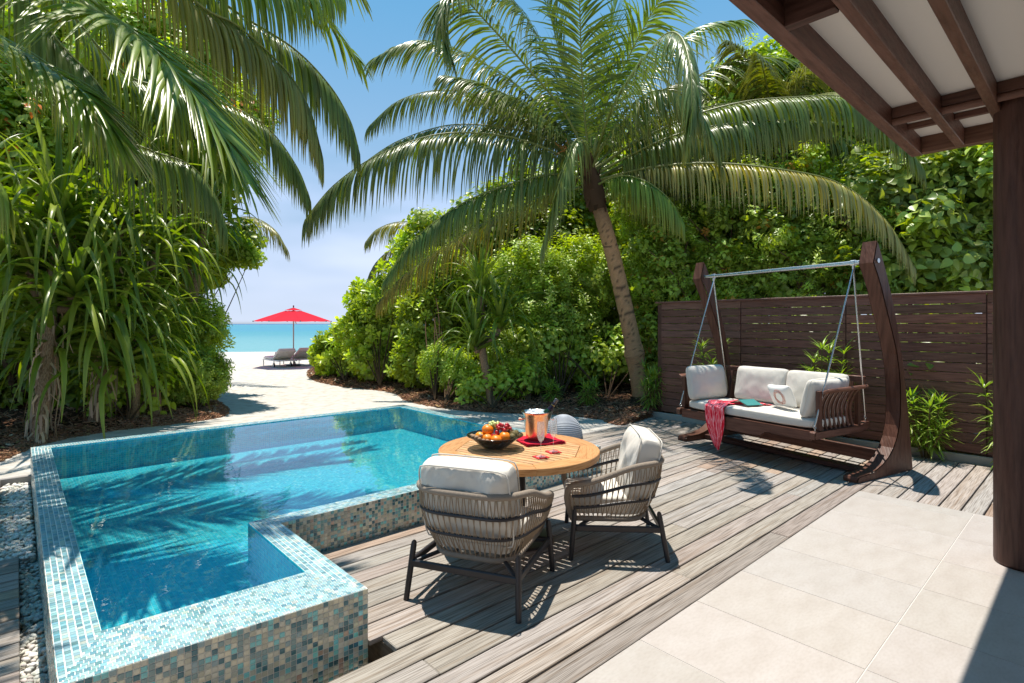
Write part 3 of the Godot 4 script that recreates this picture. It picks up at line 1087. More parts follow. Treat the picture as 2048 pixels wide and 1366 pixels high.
func _armchair(label: String, at: Vector3, turn: float) -> void:
	var ch := thing("rope_armchair", label, "armchair", at, turn, "rope weave dining armchairs at the round table")
	# rail: down the front edge, round the top, down the other front edge
	var path := []
	for i in 5: path.append(_chair_low(0.0).lerp(_chair_top(0.0), i / 5.0) + Vector3(0, 0, -0.02 + 0.03 * sin(PI * i / 5.0) * -0.6))
	for i in 41: path.append(_chair_top(i / 40.0))
	for i in range(4, -1, -1): path.append(_chair_low(1.0).lerp(_chair_top(1.0), i / 5.0) + Vector3(0, 0, -0.02 + 0.03 * sin(PI * i / 5.0) * -0.6))
	var smooth_path := _smooth_path(path, 2)
	var mb := MB.new()
	mb.tube(smooth_path, 0.0215, 12, true, 2.6)
	part(ch, "top_rail", mb.done(), M.rope_rail)
	mb = MB.new()
	path = []
	for i in 41: path.append(_chair_low(i / 40.0))
	path.append(_chair_low(1.0)); path.append(_chair_low(0.0))
	mb.tube(path, 0.019, 10, true, 2.2)
	part(ch, "bottom_rail", mb.done(), M.rope_rail)
	for f in [0.36, 0.68]:
		mb = MB.new()
		path = []
		for i in 41: path.append(_chair_shell(0.012 + i / 40.0 * 0.976, f) * Vector3(0.992, 1, 0.992))
		mb.tube(path, 0.0125, 8)
		part(ch, "band", mb.done(), M.black_metal)
	# the cords: each goes from the rail to the rim, leaning left or right
	mb = MB.new()
	var n := 48
	for i in n:
		for s in [-1.0, 1.0]:
			var t0 := (i + 0.5) / n
			var t1: float = t0 + s * 1.05 / n + rand(-0.0006, 0.0006)
			t1 = clampf(t1, 0.004, 0.996)
			var cord := []
			for k in 6:
				var f := k / 5.0
				cord.append(_chair_shell(lerpf(t1, t0 + s * 0.0012, f), f))
			mb.tube(cord, 0.0034, 5, false)
	part(ch, "rope_weave", mb.done(), M.rope).set_meta("kind", "stuff")
	# legs, splayed, rounded at the top
	for sx in [-1.0, 1.0]:
		for sz in [-1.0, 1.0]:
			mb = MB.new()
			var foot := Vector3(sx * 0.368, 0.0, sz * 0.345)
			var head := Vector3(sx * 0.345, 0.352 if sz > 0 else 0.36, sz * (0.285 if sz > 0 else 0.315))
			mb.tube([foot, foot.lerp(head, 0.35), foot.lerp(head, 0.9), foot.lerp(head, 0.965), foot.lerp(head, 0.99), head], [0.0175, 0.0185, 0.0185, 0.016, 0.010, 0.002], 12)
			part(ch, "leg", mb.done(), M.black_metal)
	for r in [[Vector3(-0.35, 0.218, 0.31), Vector3(0.35, 0.218, 0.31)], [Vector3(-0.35, 0.218, -0.32), Vector3(0.35, 0.218, -0.32)], [Vector3(-0.352, 0.224, -0.31), Vector3(-0.352, 0.224, 0.30)], [Vector3(0.352, 0.224, -0.31), Vector3(0.352, 0.224, 0.30)]]:
		mb = MB.new()
		var d: Vector3 = r[1] - r[0]
		mb.box((r[0] + r[1]) * 0.5, Vector3(maxf(absf(d.x), 0.024), 0.044, maxf(absf(d.z), 0.024)), 0.006)
		part(ch, "stretcher", mb.done(), M.black_metal)
	for s in [[1, 1], [-1, 1], [1, -1], [-1, -1]]:
		mb = MB.new()
		mb.tube([Vector3(s[0] * 0.34, 0.222, s[1] * 0.30), Vector3(s[0] * 0.22, 0.258, s[1] * 0.18)], 0.014, 8)
		part(ch, "seat_bracket", mb.done(), M.black_metal)
	# cushions
	mb = MB.new()
	mb.pillow(0.53, 0.585, 0.16, Transform3D(Basis(Vector3.RIGHT, PI / 2), Vector3(0, 0.358, -0.08)), 0.16, 0.0, 0.05, 3, 26)
	part(ch, "seat_cushion", mb.done(), M.canvas)
	mb = MB.new()
	var bx := Transform3D(Basis(Vector3.RIGHT, deg_to_rad(13.0)), Vector3(0, 0.615, 0.195))
	mb.pillow(0.60, 0.50, 0.235, bx, 0.20, 0.0, 0.085, 5, 40)
	part(ch, "back_cushion", mb.done(), M.canvas)
	mb = MB.new()
	for side in [-1.0, 1.0]:
		mb.tube(mb.seam(0.60, 0.50, bx, 0.0, side * 0.078, 0.992), 0.0045, 6, false)
	part(ch, "piping", mb.done(), M.canvas)

func _smooth_path(p: Array, times: int) -> Array:
	var out := p
	for k in times:
		var q := [out[0]]
		for i in range(1, out.size() - 1): q.append((out[i - 1] + out[i] * 2.0 + out[i + 1]) * 0.25)
		q.append(out[out.size() - 1])
		out = q
	return out

# --------------------------------------------------------------- table and what is on it
const TABLE := Vector3(0.055, 0, -4.31)
const TOP := 0.715

func _table() -> void:
	var tb := thing("round_table", "round slatted teak dining table on a black pedestal", "table", TABLE, -34.8)
	var rad := 0.635
	var n := 8
	var inner := 0.505
	var teak := Color(0.63, 0.34, 0.15)
	for i in n:
		var a0 := TAU * i / n
		var a1 := TAU * (i + 1) / n
		var poly := PackedVector2Array()
		for k in 13: poly.append(Vector2(cos(lerpf(a0, a1, k / 12.0)), sin(lerpf(a0, a1, k / 12.0))) * rad)
		poly.append(Vector2(cos(a1), sin(a1)) * inner)
		poly.append(Vector2(cos(a0), sin(a0)) * inner)
		var cut := Geometry2D.offset_polygon(poly, -0.0006)
		var mb := MB.new()
		mb.col = jitter(teak, 0.10)
		mb.uvo = Vector2(rand(0, 9), rand(0, 9))
		var mid := (a0 + a1) * 0.5
		var ex := Vector3(-sin(mid), 0, cos(mid))
		var loc := PackedVector2Array()
		for p in cut[0]: loc.append(Vector2(Vector3(p.x, 0, p.y).dot(ex), Vector3(p.x, 0, p.y).dot(Vector3(cos(mid), 0, sin(mid)))))
		mb.prism(loc, TOP - 0.052, TOP, Vector3.ZERO, ex, Vector3(cos(mid), 0, sin(mid)), Vector3.UP, 0.004)
		part(tb, "rim_segment", mb.done(), M.teak)
	var oct := PackedVector2Array()
	for i in n: oct.append(Vector2(cos(TAU * i / n), sin(TAU * i / n)) * (inner - 0.003))
	var pitch := 0.0595
	var z := -0.5355
	while z < 0.52:
		var bar := PackedVector2Array([Vector2(-0.6, z), Vector2(0.6, z), Vector2(0.6, z + pitch - 0.0115), Vector2(-0.6, z + pitch - 0.0115)])
		var got := Geometry2D.intersect_polygons(bar, oct)
		for g in got:
			var mb := MB.new()
			mb.col = jitter(Color(0.67, 0.415, 0.22), 0.13)
			mb.uvo = Vector2(rand(0, 9), rand(0, 9))
			mb.prism(g, TOP - 0.036, TOP - 0.001, Vector3.ZERO, Vector3.RIGHT, Vector3.BACK, Vector3.UP, 0.002)
			part(tb, "slat", mb.done(), M.teak)
		z += pitch
	var mb := MB.new()
	mb.col = Color(0.25, 0.12, 0.05)
	for d in [-0.3, 0.0, 0.3]: mb.box(Vector3(d, TOP - 0.050, 0), Vector3(0.05, 0.026, 0.92 - absf(d) * 0.6), 0.003, Basis.IDENTITY, 2)
	part(tb, "underframe", mb.done(), M.teak)
	mb = MB.new()
	mb.lathe([Vector2(0.0, TOP - 0.059), Vector2(0.20, TOP - 0.059), Vector2(0.20, TOP - 0.07), Vector2(0.052, TOP - 0.09), Vector2(0.052, 0.035), Vector2(0.07, 0.03)], 32, Vector3.ZERO, true)
	part(tb, "pedestal", mb.done(), M.black_metal)
	mb = MB.new()
	mb.lathe([Vector2(0.0, 0.034), Vector2(0.10, 0.03), Vector2(0.255, 0.018), Vector2(0.27, 0.012), Vector2(0.27, 0.0)], 48)
	part(tb, "base_plate", mb.done(), M.black_metal)

func _berry(r: float, segs := 12) -> ArrayMesh:
	var mb := MB.new()
	var prof := []
	for i in segs / 2 + 1:
		var a := PI * (float(i) / (segs / 2) - 0.5)
		prof.append(Vector2(maxf(cos(a) * r, 0.0001), sin(a) * r))
	mb.lathe(prof, segs)
	return mb.done()

func _table_things() -> void:
	var y := TOP
	# fruit bowl
	var bowl_at := Vector3(-0.135, y, -4.30)
	var bowl := thing("glass_bowl", "wide flared bowl of dark smoky glass heaped with fruit on the round table", "bowl", bowl_at)
	var gm := mat("smoked_glass", Color(0.05, 0.028, 0.015, 0.62), 0.06, 0.0, 0.6)
	gm.transparency = BaseMaterial3D.TRANSPARENCY_ALPHA
	var mb := MB.new()
	mb.lathe([Vector2(0.0, 0.0), Vector2(0.06, 0.0), Vector2(0.088, 0.006), Vector2(0.125, 0.036), Vector2(0.165, 0.068), Vector2(0.20, 0.092), Vector2(0.222, 0.104), Vector2(0.223, 0.108), Vector2(0.219, 0.107), Vector2(0.196, 0.096), Vector2(0.16, 0.073), Vector2(0.12, 0.042), Vector2(0.08, 0.013), Vector2(0.0, 0.010)], 48)
	part(bowl, "bowl_body", mb.done(), gm)
	mb = MB.new()
	var lip := []
	for i in 65: lip.append(Vector3(cos(TAU * i / 64.0) * 0.222, 0.107, sin(TAU * i / 64.0) * 0.222))
	mb.tube(lip, 0.0032, 6, false)
	part(bowl, "lip", mb.done(), mat("dark_glass_lip", lin(0.03, 0.02, 0.012), 0.1, 0.0, 0.6))
	# oranges
	var om := mat("orange_peel", lin(0.88, 0.225, 0.004), 0.38, 0.0, 0.5)
	om.normal_enabled = true
	om.normal_texture = noise_tex(0.25, 101, [], 256, 2, FastNoiseLite.TYPE_CELLULAR, true, 2.0)
	om.normal_scale = 0.3
	om.uv1_scale = Vector3(2, 12, 1)
	om.subsurf_scatter_enabled = true
	om.subsurf_scatter_strength = 0.02
	var om2 := mat("mandarin_peel", lin(0.86, 0.30, 0.008), 0.4, 0.0, 0.5)
	var onames := ["largest orange, resting on top of the fruit at the left of the bowl", "yellowish orange half hidden behind the nuts at the left of the bowl", "small orange in front at the left of the bowl, beside the nuts", "flattened orange at the front middle of the glass bowl", "orange at the front right of the bowl beside the spiny fruit"]
	var opos := [Vector3(-0.055, 0.150, 0.02), Vector3(-0.115, 0.103, 0.035), Vector3(-0.055, 0.095, 0.090), Vector3(0.015, 0.090, 0.105), Vector3(0.080, 0.105, 0.075)]
	var orad := [0.048, 0.040, 0.040, 0.045, 0.046]
	for i in 5:
		var o := thing("orange", onames[i], "orange", bowl_at + opos[i], rand(0, 360), "oranges in the fruit bowl")
		o.rotation = Vector3(rand(-0.5, 0.5), rand(0, TAU), rand(-0.5, 0.5))
		mb = MB.new()
		var prof := []
		for k in 17:
			var a := PI * (k / 16.0 - 0.5)
			var rr: float = orad[i] * cos(a)
			var hh: float = orad[i] * sin(a) * (0.88 if i != 3 else 0.80)
			hh -= orad[i] * 0.10 * exp(-pow(rr / (orad[i] * 0.22), 2.0)) * signf(sin(a))
			prof.append(Vector2(maxf(rr, 0.0002), hh))
		mb.lathe(prof, 24)
		part(o, "peel", mb.done(), om if i != 1 else om2)
		mb = MB.new()
		mb.lathe([Vector2(0.0001, orad[i] * 0.80), Vector2(0.003, orad[i] * 0.80), Vector2(0.004, orad[i] * 0.76)], 8)
		part(o, "stem_button", mb.done(), mat("stem_green_%d" % i, lin(0.10, 0.13, 0.03), 0.8))
	# grapes
	var gset := [["red_grapes", "cluster of red grapes on top of the fruit bowl", lin(0.45, 0.015, 0.02), Vector3(0.062, 0.148, 0.012), 34, Vector3(0.06, 0.05, 0.06)], ["green_grapes", "pale green grapes behind the largest orange in the bowl", lin(0.62, 0.66, 0.24), Vector3(-0.002, 0.178, -0.01), 28, Vector3(0.05, 0.028, 0.04)]]
	for s in gset:
		var g := thing(s[0], s[1], "grapes", bowl_at + s[3], 0.0)
		var gmat := mat(s[0] + "_skin", s[2], 0.22, 0.0, 0.5)
		gmat.subsurf_scatter_enabled = true
		gmat.subsurf_scatter_strength = 0.2
		var bm := _berry(0.0150, 14)
		for i in s[4]:
			var d := Vector3(rand(-1, 1), rand(-0.9, 1), rand(-1, 1))
			if d.length() > 1.0: d = d.normalized()
			part(g, "grape", bm, gmat, Transform3D(Basis.IDENTITY.scaled(Vector3.ONE * rand(0.85, 1.2)), d * s[5]))
		mb = MB.new()
		mb.tube([Vector3(0, -0.02, 0), Vector3(0.01, 0.0, 0.0), Vector3(0.02, 0.05, 0.0)], 0.002, 6)
		part(g, "stalk", mb.done(), mat(s[0] + "_stalk", lin(0.2, 0.16, 0.05), 0.8))
	var cur := thing("red_currants", "small bright red currants hanging between the front oranges and the grapes", "currants", bowl_at + Vector3(-0.005, 0.112, 0.075))
	var cmat := mat("currant_skin", lin(0.60, 0.01, 0.015), 0.2)
	var cm := _berry(0.006, 8)
	for i in 22: part(cur, "currant", cm, cmat, Transform3D(Basis.IDENTITY, Vector3(rand(-0.022, 0.03), rand(-0.016, 0.014), rand(-0.012, 0.018))))
	# rambutans
	var rp := [Vector3(0.115, 0.128, 0.0), Vector3(0.150, 0.118, 0.035), Vector3(0.135, 0.105, 0.075), Vector3(0.165, 0.112, -0.03), Vector3(0.10, 0.15, -0.03)]
	var rn := ["reddish brown spiny fruit against the red grapes", "spiny greenish brown fruit nearest the right lip of the bowl", "spiny brown fruit in front, beside the rightmost orange", "spiny fruit at the back right of the bowl", "reddish spiny fruit at the very top beside the grapes"]
	for i in 5:
		var r := thing("rambutan", rn[i], "rambutan", bowl_at + rp[i], 0.0, "spiny fruit in the glass bowl")
		part(r, "fruit_body", _berry(0.028, 14), mat("rambutan_skin_%d" % i, lin(0.20, 0.07, 0.035) if i in [0, 4] else lin(0.19, 0.14, 0.05), 0.7))
		mb = MB.new()
		mb.col = Color(0.33, 0.14, 0.08) if i in [0, 4] else Color(0.32, 0.27, 0.10)
		for k in 110:
			var d := Vector3(rand(-1, 1), rand(-1, 1), rand(-1, 1)).normalized()
			var e := (d + Vector3(rand(-0.4, 0.4), rand(-0.4, 0.4), rand(-0.4, 0.4)) * 0.7).normalized()
			mb.tube([d * 0.027, d * 0.033 + e * 0.001, d * 0.036 + e * 0.006], [0.0009, 0.0007, 0.0002], 3, false)
		var hm := mat("rambutan_hair_%d" % i, Color(1, 1, 1), 0.7)
		hm.vertex_color_use_as_albedo = true
		part(r, "spines", mb.done(), hm).set_meta("kind", "stuff")
	# nuts
	var np := [Vector3(-0.165, 0.104, 0.05), Vector3(-0.140, 0.100, 0.075), Vector3(-0.115, 0.094, 0.10), Vector3(-0.085, 0.088, 0.118), Vector3(-0.055, 0.086, 0.132), Vector3(-0.105, 0.116, 0.070), Vector3(-0.182, 0.105, 0.020), Vector3(-0.025, 0.082, 0.142)]
	var nn := ["large beige nut near the left lip of the bowl, second from the end", "beige nut under the yellowish orange, in the front row", "beige nut in the middle of the front row of nuts", "beige nut left of the small front orange", "beige nut right under the small front orange", "beige nut lying on top of the others against an orange", "beige nut furthest left in the glass bowl", "beige nut furthest right, under the flattened orange"]
	var nut := mat("nut_shell", lin(0.42, 0.26, 0.15), 0.75)
	nut.normal_enabled = true
	nut.normal_texture = noise_tex(0.06, 103, [], 128, 3, FastNoiseLite.TYPE_CELLULAR, true, 5.0)
	nut.uv1_scale = Vector3(1, 14, 1)
	for i in np.size():
		var q := part(self, "nut", _berry(0.0175 if i < 2 else 0.0145, 12), nut, Transform3D(Basis.from_euler(Vector3(rand(-1, 1), rand(0, 6), rand(-1, 1))).scaled(Vector3(1.12, 0.95, 0.95)), bowl_at + np[i]))
		tag(q, nn[i], "nut", "beige nuts in the fruit bowl")
	# more fruit lower down, hidden but filling the bowl
	# napkin, bucket, ice, bottle
	var bk := Vector3(0.205, y, -4.58)
	var red := mat("red_cloth", lin(0.52, 0.012, 0.035), 0.85, 0.0, 0.2)
	red.rim_enabled = true
	red.rim = 0.4
	var nap := thing("red_napkin", "folded crimson napkin spread under the copper bucket", "napkin", Vector3(bk.x + 0.02, y, bk.z + 0.02), 20.0)
	for l in 3:
		var rows := []
		for i in 17:
			var row := []
			for j in 17:
				var p := Vector3((j / 16.0 - 0.5) * (0.35 - l * 0.006), 0.003 + l * 0.0045, (i / 16.0 - 0.5) * (0.35 - l * 0.010))
				var e := maxf(absf(p.x), absf(p.z))
				p.y += 0.010 * smooth(0.11, 0.175, e) * (0.4 + 0.6 * sin(p.x * 19.0 + l) * cos(p.z * 17.0)) + 0.0015
				p.y = maxf(p.y, 0.002 + l * 0.003)
				row.append(p)
			rows.append(row)
		mb = MB.new()
		mb.grid(rows, false, 1, 1, true)
		part(nap, "cloth_fold", mb.done(), red)
	var by := y + 0.014
	var bucket := thing("copper_bucket", "polished copper ice bucket with a flared lip and small knob handles", "ice bucket", Vector3(bk.x, by, bk.z))
	var copper := mat("copper", Color(0.94, 0.79, 0.69), 0.27, 1.0)
	copper.anisotropy_enabled = false
	var rim := mat("bucket_lip", Color(0.80, 0.74, 0.70), 0.2, 1.0)
	mb = MB.new()
	mb.lathe([Vector2(0.0, 0.0), Vector2(0.078, 0.0), Vector2(0.083, 0.004), Vector2(0.087, 0.03), Vector2(0.100, 0.13), Vector2(0.108, 0.195), Vector2(0.112, 0.215), Vector2(0.120, 0.227), Vector2(0.126, 0.231)], 56)
	part(bucket, "bucket_body", mb.done(), copper)
	mb = MB.new()
	mb.lathe([Vector2(0.126, 0.231), Vector2(0.127, 0.234), Vector2(0.122, 0.234), Vector2(0.113, 0.224), Vector2(0.106, 0.20), Vector2(0.096, 0.13), Vector2(0.083, 0.02), Vector2(0.0, 0.015)], 56)
	part(bucket, "bucket_lining", mb.done(), rim)
	for s in [-1.0, 1.0]:
		mb = MB.new()
		mb.tube([Vector3(s * 0.104, 0.172, 0.01), Vector3(s * 0.130, 0.172, 0.013), Vector3(s * 0.133, 0.172, 0.0135), Vector3(s * 0.147, 0.172, 0.015), Vector3(s * 0.150, 0.172, 0.0155)], [0.006, 0.006, 0.011, 0.011, 0.005], 14)
		part(bucket, "knob_handle", mb.done(), copper)
	var ice := thing("crushed_ice", "crushed ice heaped in the copper bucket", "ice", Vector3(bk.x, by + 0.195, bk.z))
	var im := mat("ice", Color(0.85, 0.92, 0.95, 0.35), 0.08, 0.0, 0.5)
	im.transparency = BaseMaterial3D.TRANSPARENCY_ALPHA
	var iw := mat("ice_white", lin(0.82, 0.84, 0.86), 0.25, 0.0, 0.5)
	mb = MB.new()
	mb.lathe([Vector2(0.0, 0.045), Vector2(0.05, 0.040), Vector2(0.09, 0.024), Vector2(0.103, 0.008), Vector2(0.103, -0.02)], 24)
	part(ice, "ice_bed", mb.done(), iw)
	for i in 46:
		mb = MB.new()
		var s := rand(0.014, 0.024)
		mb.box(Vector3.ZERO, Vector3(s, s * rand(0.6, 1.0), s * rand(0.8, 1.1)), s * 0.14)
		var r := sqrt(rng.randf()) * 0.098
		var an := rand(0, TAU)
		part(ice, "ice_cube", mb.done(), im if i % 3 else iw, Transform3D(Basis.from_euler(Vector3(rand(0, 6), rand(0, 6), rand(0, 6))), Vector3(cos(an) * r, 0.046 - r * 0.28 + rand(-0.004, 0.014), sin(an) * r)))
	var bt := thing("sparkling_wine_bottle", "dark green sparkling wine bottle leaning out of the ice bucket", "bottle", Vector3(bk.x + 0.008, by + 0.085, bk.z))
	bt.rotation = Vector3(deg_to_rad(4), 0, deg_to_rad(-33.0))
	mb = MB.new()
	mb.lathe([Vector2(0.0, 0.0), Vector2(0.042, 0.0), Vector2(0.044, 0.01), Vector2(0.044, 0.11), Vector2(0.043, 0.135), Vector2(0.036, 0.168), Vector2(0.027, 0.195)], 32)
	part(bt, "glass", mb.done(), mat("bottle_glass", lin(0.006, 0.03, 0.012), 0.06, 0.0, 0.6))
	mb = MB.new()
	mb.lathe([Vector2(0.0285, 0.188), Vector2(0.022, 0.212), Vector2(0.0165, 0.240), Vector2(0.0150, 0.268)], 28)
	part(bt, "foil", mb.done(), mat("black_foil", lin(0.02, 0.015, 0.03), 0.3, 0.4))
	mb = MB.new()
	mb.lathe([Vector2(0.0150, 0.267), Vector2(0.0172, 0.269), Vector2(0.0174, 0.279), Vector2(0.0160, 0.281), Vector2(0.0168, 0.284), Vector2(0.0180, 0.300), Vector2(0.0150, 0.306), Vector2(0.0, 0.307)], 24)
	part(bt, "cork_cap", mb.done(), mat("cap_foil", lin(0.10, 0.10, 0.11), 0.25, 0.6))
	mb = MB.new()
	mb.lathe([Vector2(0.0172, 0.240), Vector2(0.0165, 0.246)], 24)
	part(bt, "neck_band", mb.done(), mat("band_gold", Color(0.75, 0.62, 0.36), 0.3, 1.0))
	# flutes on coasters
	var gl := mat("clear_glass", Color(0.95, 0.97, 0.97, 0.17), 0.02, 0.0, 0.7)
	gl.transparency = BaseMaterial3D.TRANSPARENCY_ALPHA
	var cl := mat("coaster_felt", lin(0.55, 0.05, 0.05), 0.9, 0.0, 0.2)
	var fl := [[Vector3(0.213, y, -4.005), "front", 27.0], [Vector3(0.318, y, -4.165), "rear", 24.0]]
	for i in 2:
		var p: Vector3 = fl[i][0]
		var co := thing("coaster", ["square coral coaster nearer the front edge of the table", "square coral coaster further back, nearer the napkin"][i], "coaster", p, fl[i][2], "red coasters under the flutes")
		mb = MB.new()
		mb.box(Vector3(0, 0.0035, 0), Vector3(0.096, 0.006, 0.096), 0.0015)
		part(co, "felt_pad", mb.done(), cl)
		var fu := thing("champagne_flute", ["empty champagne flute standing in front of the copper bucket", "empty champagne flute to the right of the copper bucket"][i], "glass", p + Vector3(0, 0.007, 0), 0.0, "empty champagne flutes")
		mb = MB.new()
		mb.lathe([Vector2(0.0, 0.002), Vector2(0.034, 0.0005), Vector2(0.035, 0.002), Vector2(0.012, 0.006), Vector2(0.004, 0.014)], 32)
		part(fu, "foot", mb.done(), gl)
		mb = MB.new()
		mb.tube([Vector3(0, 0.010, 0), Vector3(0, 0.05, 0), Vector3(0, 0.095, 0), Vector3(0, 0.108, 0)], [0.0042, 0.0034, 0.0036, 0.007], 12)
		part(fu, "stem", mb.done(), gl)
		mb = MB.new()
		mb.lathe([Vector2(0.0, 0.106), Vector2(0.008, 0.109), Vector2(0.020, 0.122), Vector2(0.0275, 0.145), Vector2(0.0295, 0.170), Vector2(0.0285, 0.21), Vector2(0.0255, 0.255), Vector2(0.0245, 0.2555), Vector2(0.0275, 0.21), Vector2(0.0285, 0.170), Vector2(0.0265, 0.146), Vector2(0.018, 0.124), Vector2(0.0, 0.113)], 40)
		part(fu, "glass_bowl", mb.done(), gl)

func _furniture() -> void:
	_armchair("rope armchair in the foreground with its back turned, nearest the pool", Vector3(-0.187, 0, -3.54), -20.5)
	_armchair("rope armchair facing left, on the paving side of the round table", Vector3(0.79, 0, -4.26), 86.7)
	_table()
	_table_things()
	# ribbed stool behind the table
	var st := thing("ribbed_stool", "grey ribbed dome-shaped stool on the sand behind the table", "stool", Vector3(0.775, -0.02, -8.15))
	var prof := [Vector2(0.001, 0.345)]
	for i in 19:
		var f := (i + 1) / 19.0
		var h0 := 0.345 * (1.0 - pow(f, 1.9))
		var r := 0.285 * pow(1.0 - pow(h0 / 0.35, 2.4), 0.5)
		prof.append(Vector2(r - 0.006, h0 + 0.012))
		prof.append(Vector2(r + 0.003, h0 + 0.007))
		prof.append(Vector2(r + 0.004, h0 + 0.002))
		prof.append(Vector2(r - 0.005, h0))
	var mb := MB.new()
	mb.lathe(prof, 48)
	part(st, "ribbed_body", mb.done(), mat("grey_ceramic", lin(0.36, 0.38, 0.42), 0.55))

# --------------------------------------------------------------- swing sofa
# local frame: x runs back from the seat front (p), -z along the bar to the left (q)
func sq(p: float, q: float, y: float) -> Vector3: return Vector3(p, y, -q)

func _swing() -> void:
	var frame := thing("swing_stand", "dark wooden C-shaped swing frame with a steel crossbar on the deck", "swing frame", Vector3.ZERO, SWING_YAW)
	var prof := PackedVector2Array([Vector2(6.418, 2.616), Vector2(6.47, 2.54), Vector2(6.545, 2.40), Vector2(6.62, 2.25), Vector2(6.69, 2.09), Vector2(6.77, 1.89), Vector2(6.84, 1.69), Vector2(6.90, 1.49), Vector2(6.955, 1.30), Vector2(7.00, 1.12), Vector2(7.045, 0.90), Vector2(7.085, 0.68), Vector2(7.125, 0.42), Vector2(7.16, 0.2), Vector2(7.19, 0.0),
		Vector2(6.04, 0.0), Vector2(6.035, 0.035), Vector2(6.05, 0.062), Vector2(6.09, 0.072), Vector2(6.18, 0.074), Vector2(6.30, 0.082), Vector2(6.42, 0.105), Vector2(6.54, 0.145), Vector2(6.66, 0.212), Vector2(6.76, 0.300), Vector2(6.835, 0.41), Vector2(6.885, 0.54), Vector2(6.908, 0.68), Vector2(6.915, 0.85), Vector2(6.905, 1.02), Vector2(6.875, 1.20), Vector2(6.835, 1.36), Vector2(6.77, 1.53), Vector2(6.69, 1.70), Vector2(6.60, 1.89), Vector2(6.50, 2.11), Vector2(6.42, 2.25), Vector2(6.343, 2.371)])
	for q in [[3.205, 3.365], [5.575, 5.735]]:
		var mb := MB.new()
		mb.col = Color(0.135, 0.060, 0.041)
		mb.uvo = Vector2(rand(0, 9), rand(0, 9))
		mb.prism(prof, q[0], q[1], Vector3.ZERO, Vector3.RIGHT, Vector3.UP, Vector3.FORWARD, 0.007, 1.0)
		for i in mb.t.size(): mb.t[i] = Vector2(mb.v[i].y * 0.8, mb.v[i].x * 0.45 + mb.v[i].z * 0.6 + mb.v[i].y * 0.03) + mb.uvo
		part(frame, "upright", mb.done(), M.dark_wood)
		mb = MB.new()
		mb.tube([sq(6.42, q[0] - 0.014, 2.395), sq(6.42, q[1] + 0.014, 2.395)], [0.026, 0.026], 16)
		part(frame, "end_cap", mb.done(), M.steel)
	var mb := MB.new()
	mb.tube([sq(6.42, 3.365, 2.395), sq(6.42, 5.575, 2.395)], 0.0245, 16)
	part(frame, "crossbar", mb.done(), M.steel)
	mb = MB.new()
	mb.col = dark(0.9)
	wood_box(mb, sq(6.98, 4.47, 0.13), Vector3(0.05, 0.15, 2.21), 0.005, Basis.IDENTITY, 2)
	part(frame, "rear_stretcher", mb.done(), M.dark_wood)
	mb = MB.new()
	mb.col = dark(0.9)
	wood_box(mb, sq(6.50, 4.47, 0.045), Vector3(0.16, 0.055, 2.21), 0.005, Basis.IDENTITY, 2)
	part(frame, "floor_stretcher", mb.done(), M.dark_wood)

	var bench := thing("swing_bench", "hanging dark wooden bench with curved slatted arms on steel rods", "swing seat", Vector3.ZERO, SWING_YAW)
	for q in [3.545, 5.475]:
		# side rail, its back end curling up
		mb = MB.new()
		mb.col = dark(1.25)
		mb.uvo = Vector2(rand(0, 9), 0)
		var poly := PackedVector2Array([Vector2(5.775, 0.435), Vector2(6.60, 0.435), Vector2(6.72, 0.44), Vector2(6.86, 0.47), Vector2(6.88, 0.52), Vector2(6.86, 0.545), Vector2(6.80, 0.545), Vector2(6.72, 0.525), Vector2(6.60, 0.52), Vector2(5.79, 0.52), Vector2(5.775, 0.505)])
		mb.prism(poly, q - 0.036, q + 0.036, Vector3.ZERO, Vector3.RIGHT, Vector3.UP, Vector3.FORWARD, 0.005)
		part(bench, "side_rail", mb.done(), M.dark_wood)
		# clamp on the bar, eyes and rods
		var top: float = 3.46 if q < 4.0 else 5.41
		mb = MB.new()
		mb.tube([sq(6.42, top - 0.022, 2.395), sq(6.42, top + 0.022, 2.395)], 0.034, 18)
		mb.tube([sq(6.42, top, 2.365), sq(6.42, top, 2.325)], 0.017, 12)
		part(bench, "clamp", mb.done(), M.steel)
		for e in [[5.825, 0.53], [6.825, 0.555]]:
			mb = MB.new()
			var hook := sq(e[0], q, e[1] + 0.035)
			mb.tube([sq(6.42, top, 2.325), hook + Vector3(0, 0.02, 0)], 0.0095, 10)
			part(bench, "suspension_rod", mb.done(), M.steel)
			mb = MB.new()
			var ring := []
			for i in 17: ring.append(hook + Vector3(cos(TAU * i / 16.0) * 0.018, sin(TAU * i / 16.0) * 0.018, 0))
			mb.tube(ring, 0.0045, 7, false)
			mb.tube([hook + Vector3(0, -0.018, 0), hook + Vector3(0, -0.05, 0)], 0.006, 8)
			part(bench, "eye_bolt", mb.done(), M.steel)
	# front apron with a carved lower edge
	mb = MB.new()
	mb.col = dark(1.3)
	var ap := PackedVector2Array()
	for i in 41:
		var q := 3.585 + (5.435 - 3.585) * i / 40.0
		var u := absf(q - 4.51) / 0.925
		var y := 0.405 - 0.055 * (1.0 - smooth(0.30, 0.42, u)) + 0.012 * exp(-pow((u - 0.44) / 0.05, 2.0))
		ap.append(Vector2(q, y))
	ap.append(Vector2(5.435, 0.515)); ap.append(Vector2(3.585, 0.515))
	mb.prism(ap, 5.80, 5.838, Vector3.ZERO, Vector3.FORWARD, Vector3.UP, Vector3.RIGHT, 0.004)
	part(bench, "front_apron", mb.done(), M.dark_wood)
	mb = MB.new()
	mb.col = dark(0.9)
	wood_box(mb, sq(6.66, 4.51, 0.47), Vector3(0.04, 0.09, 1.85), 0.004, Basis.IDENTITY, 2)
	part(bench, "rear_rail", mb.done(), M.dark_wood)
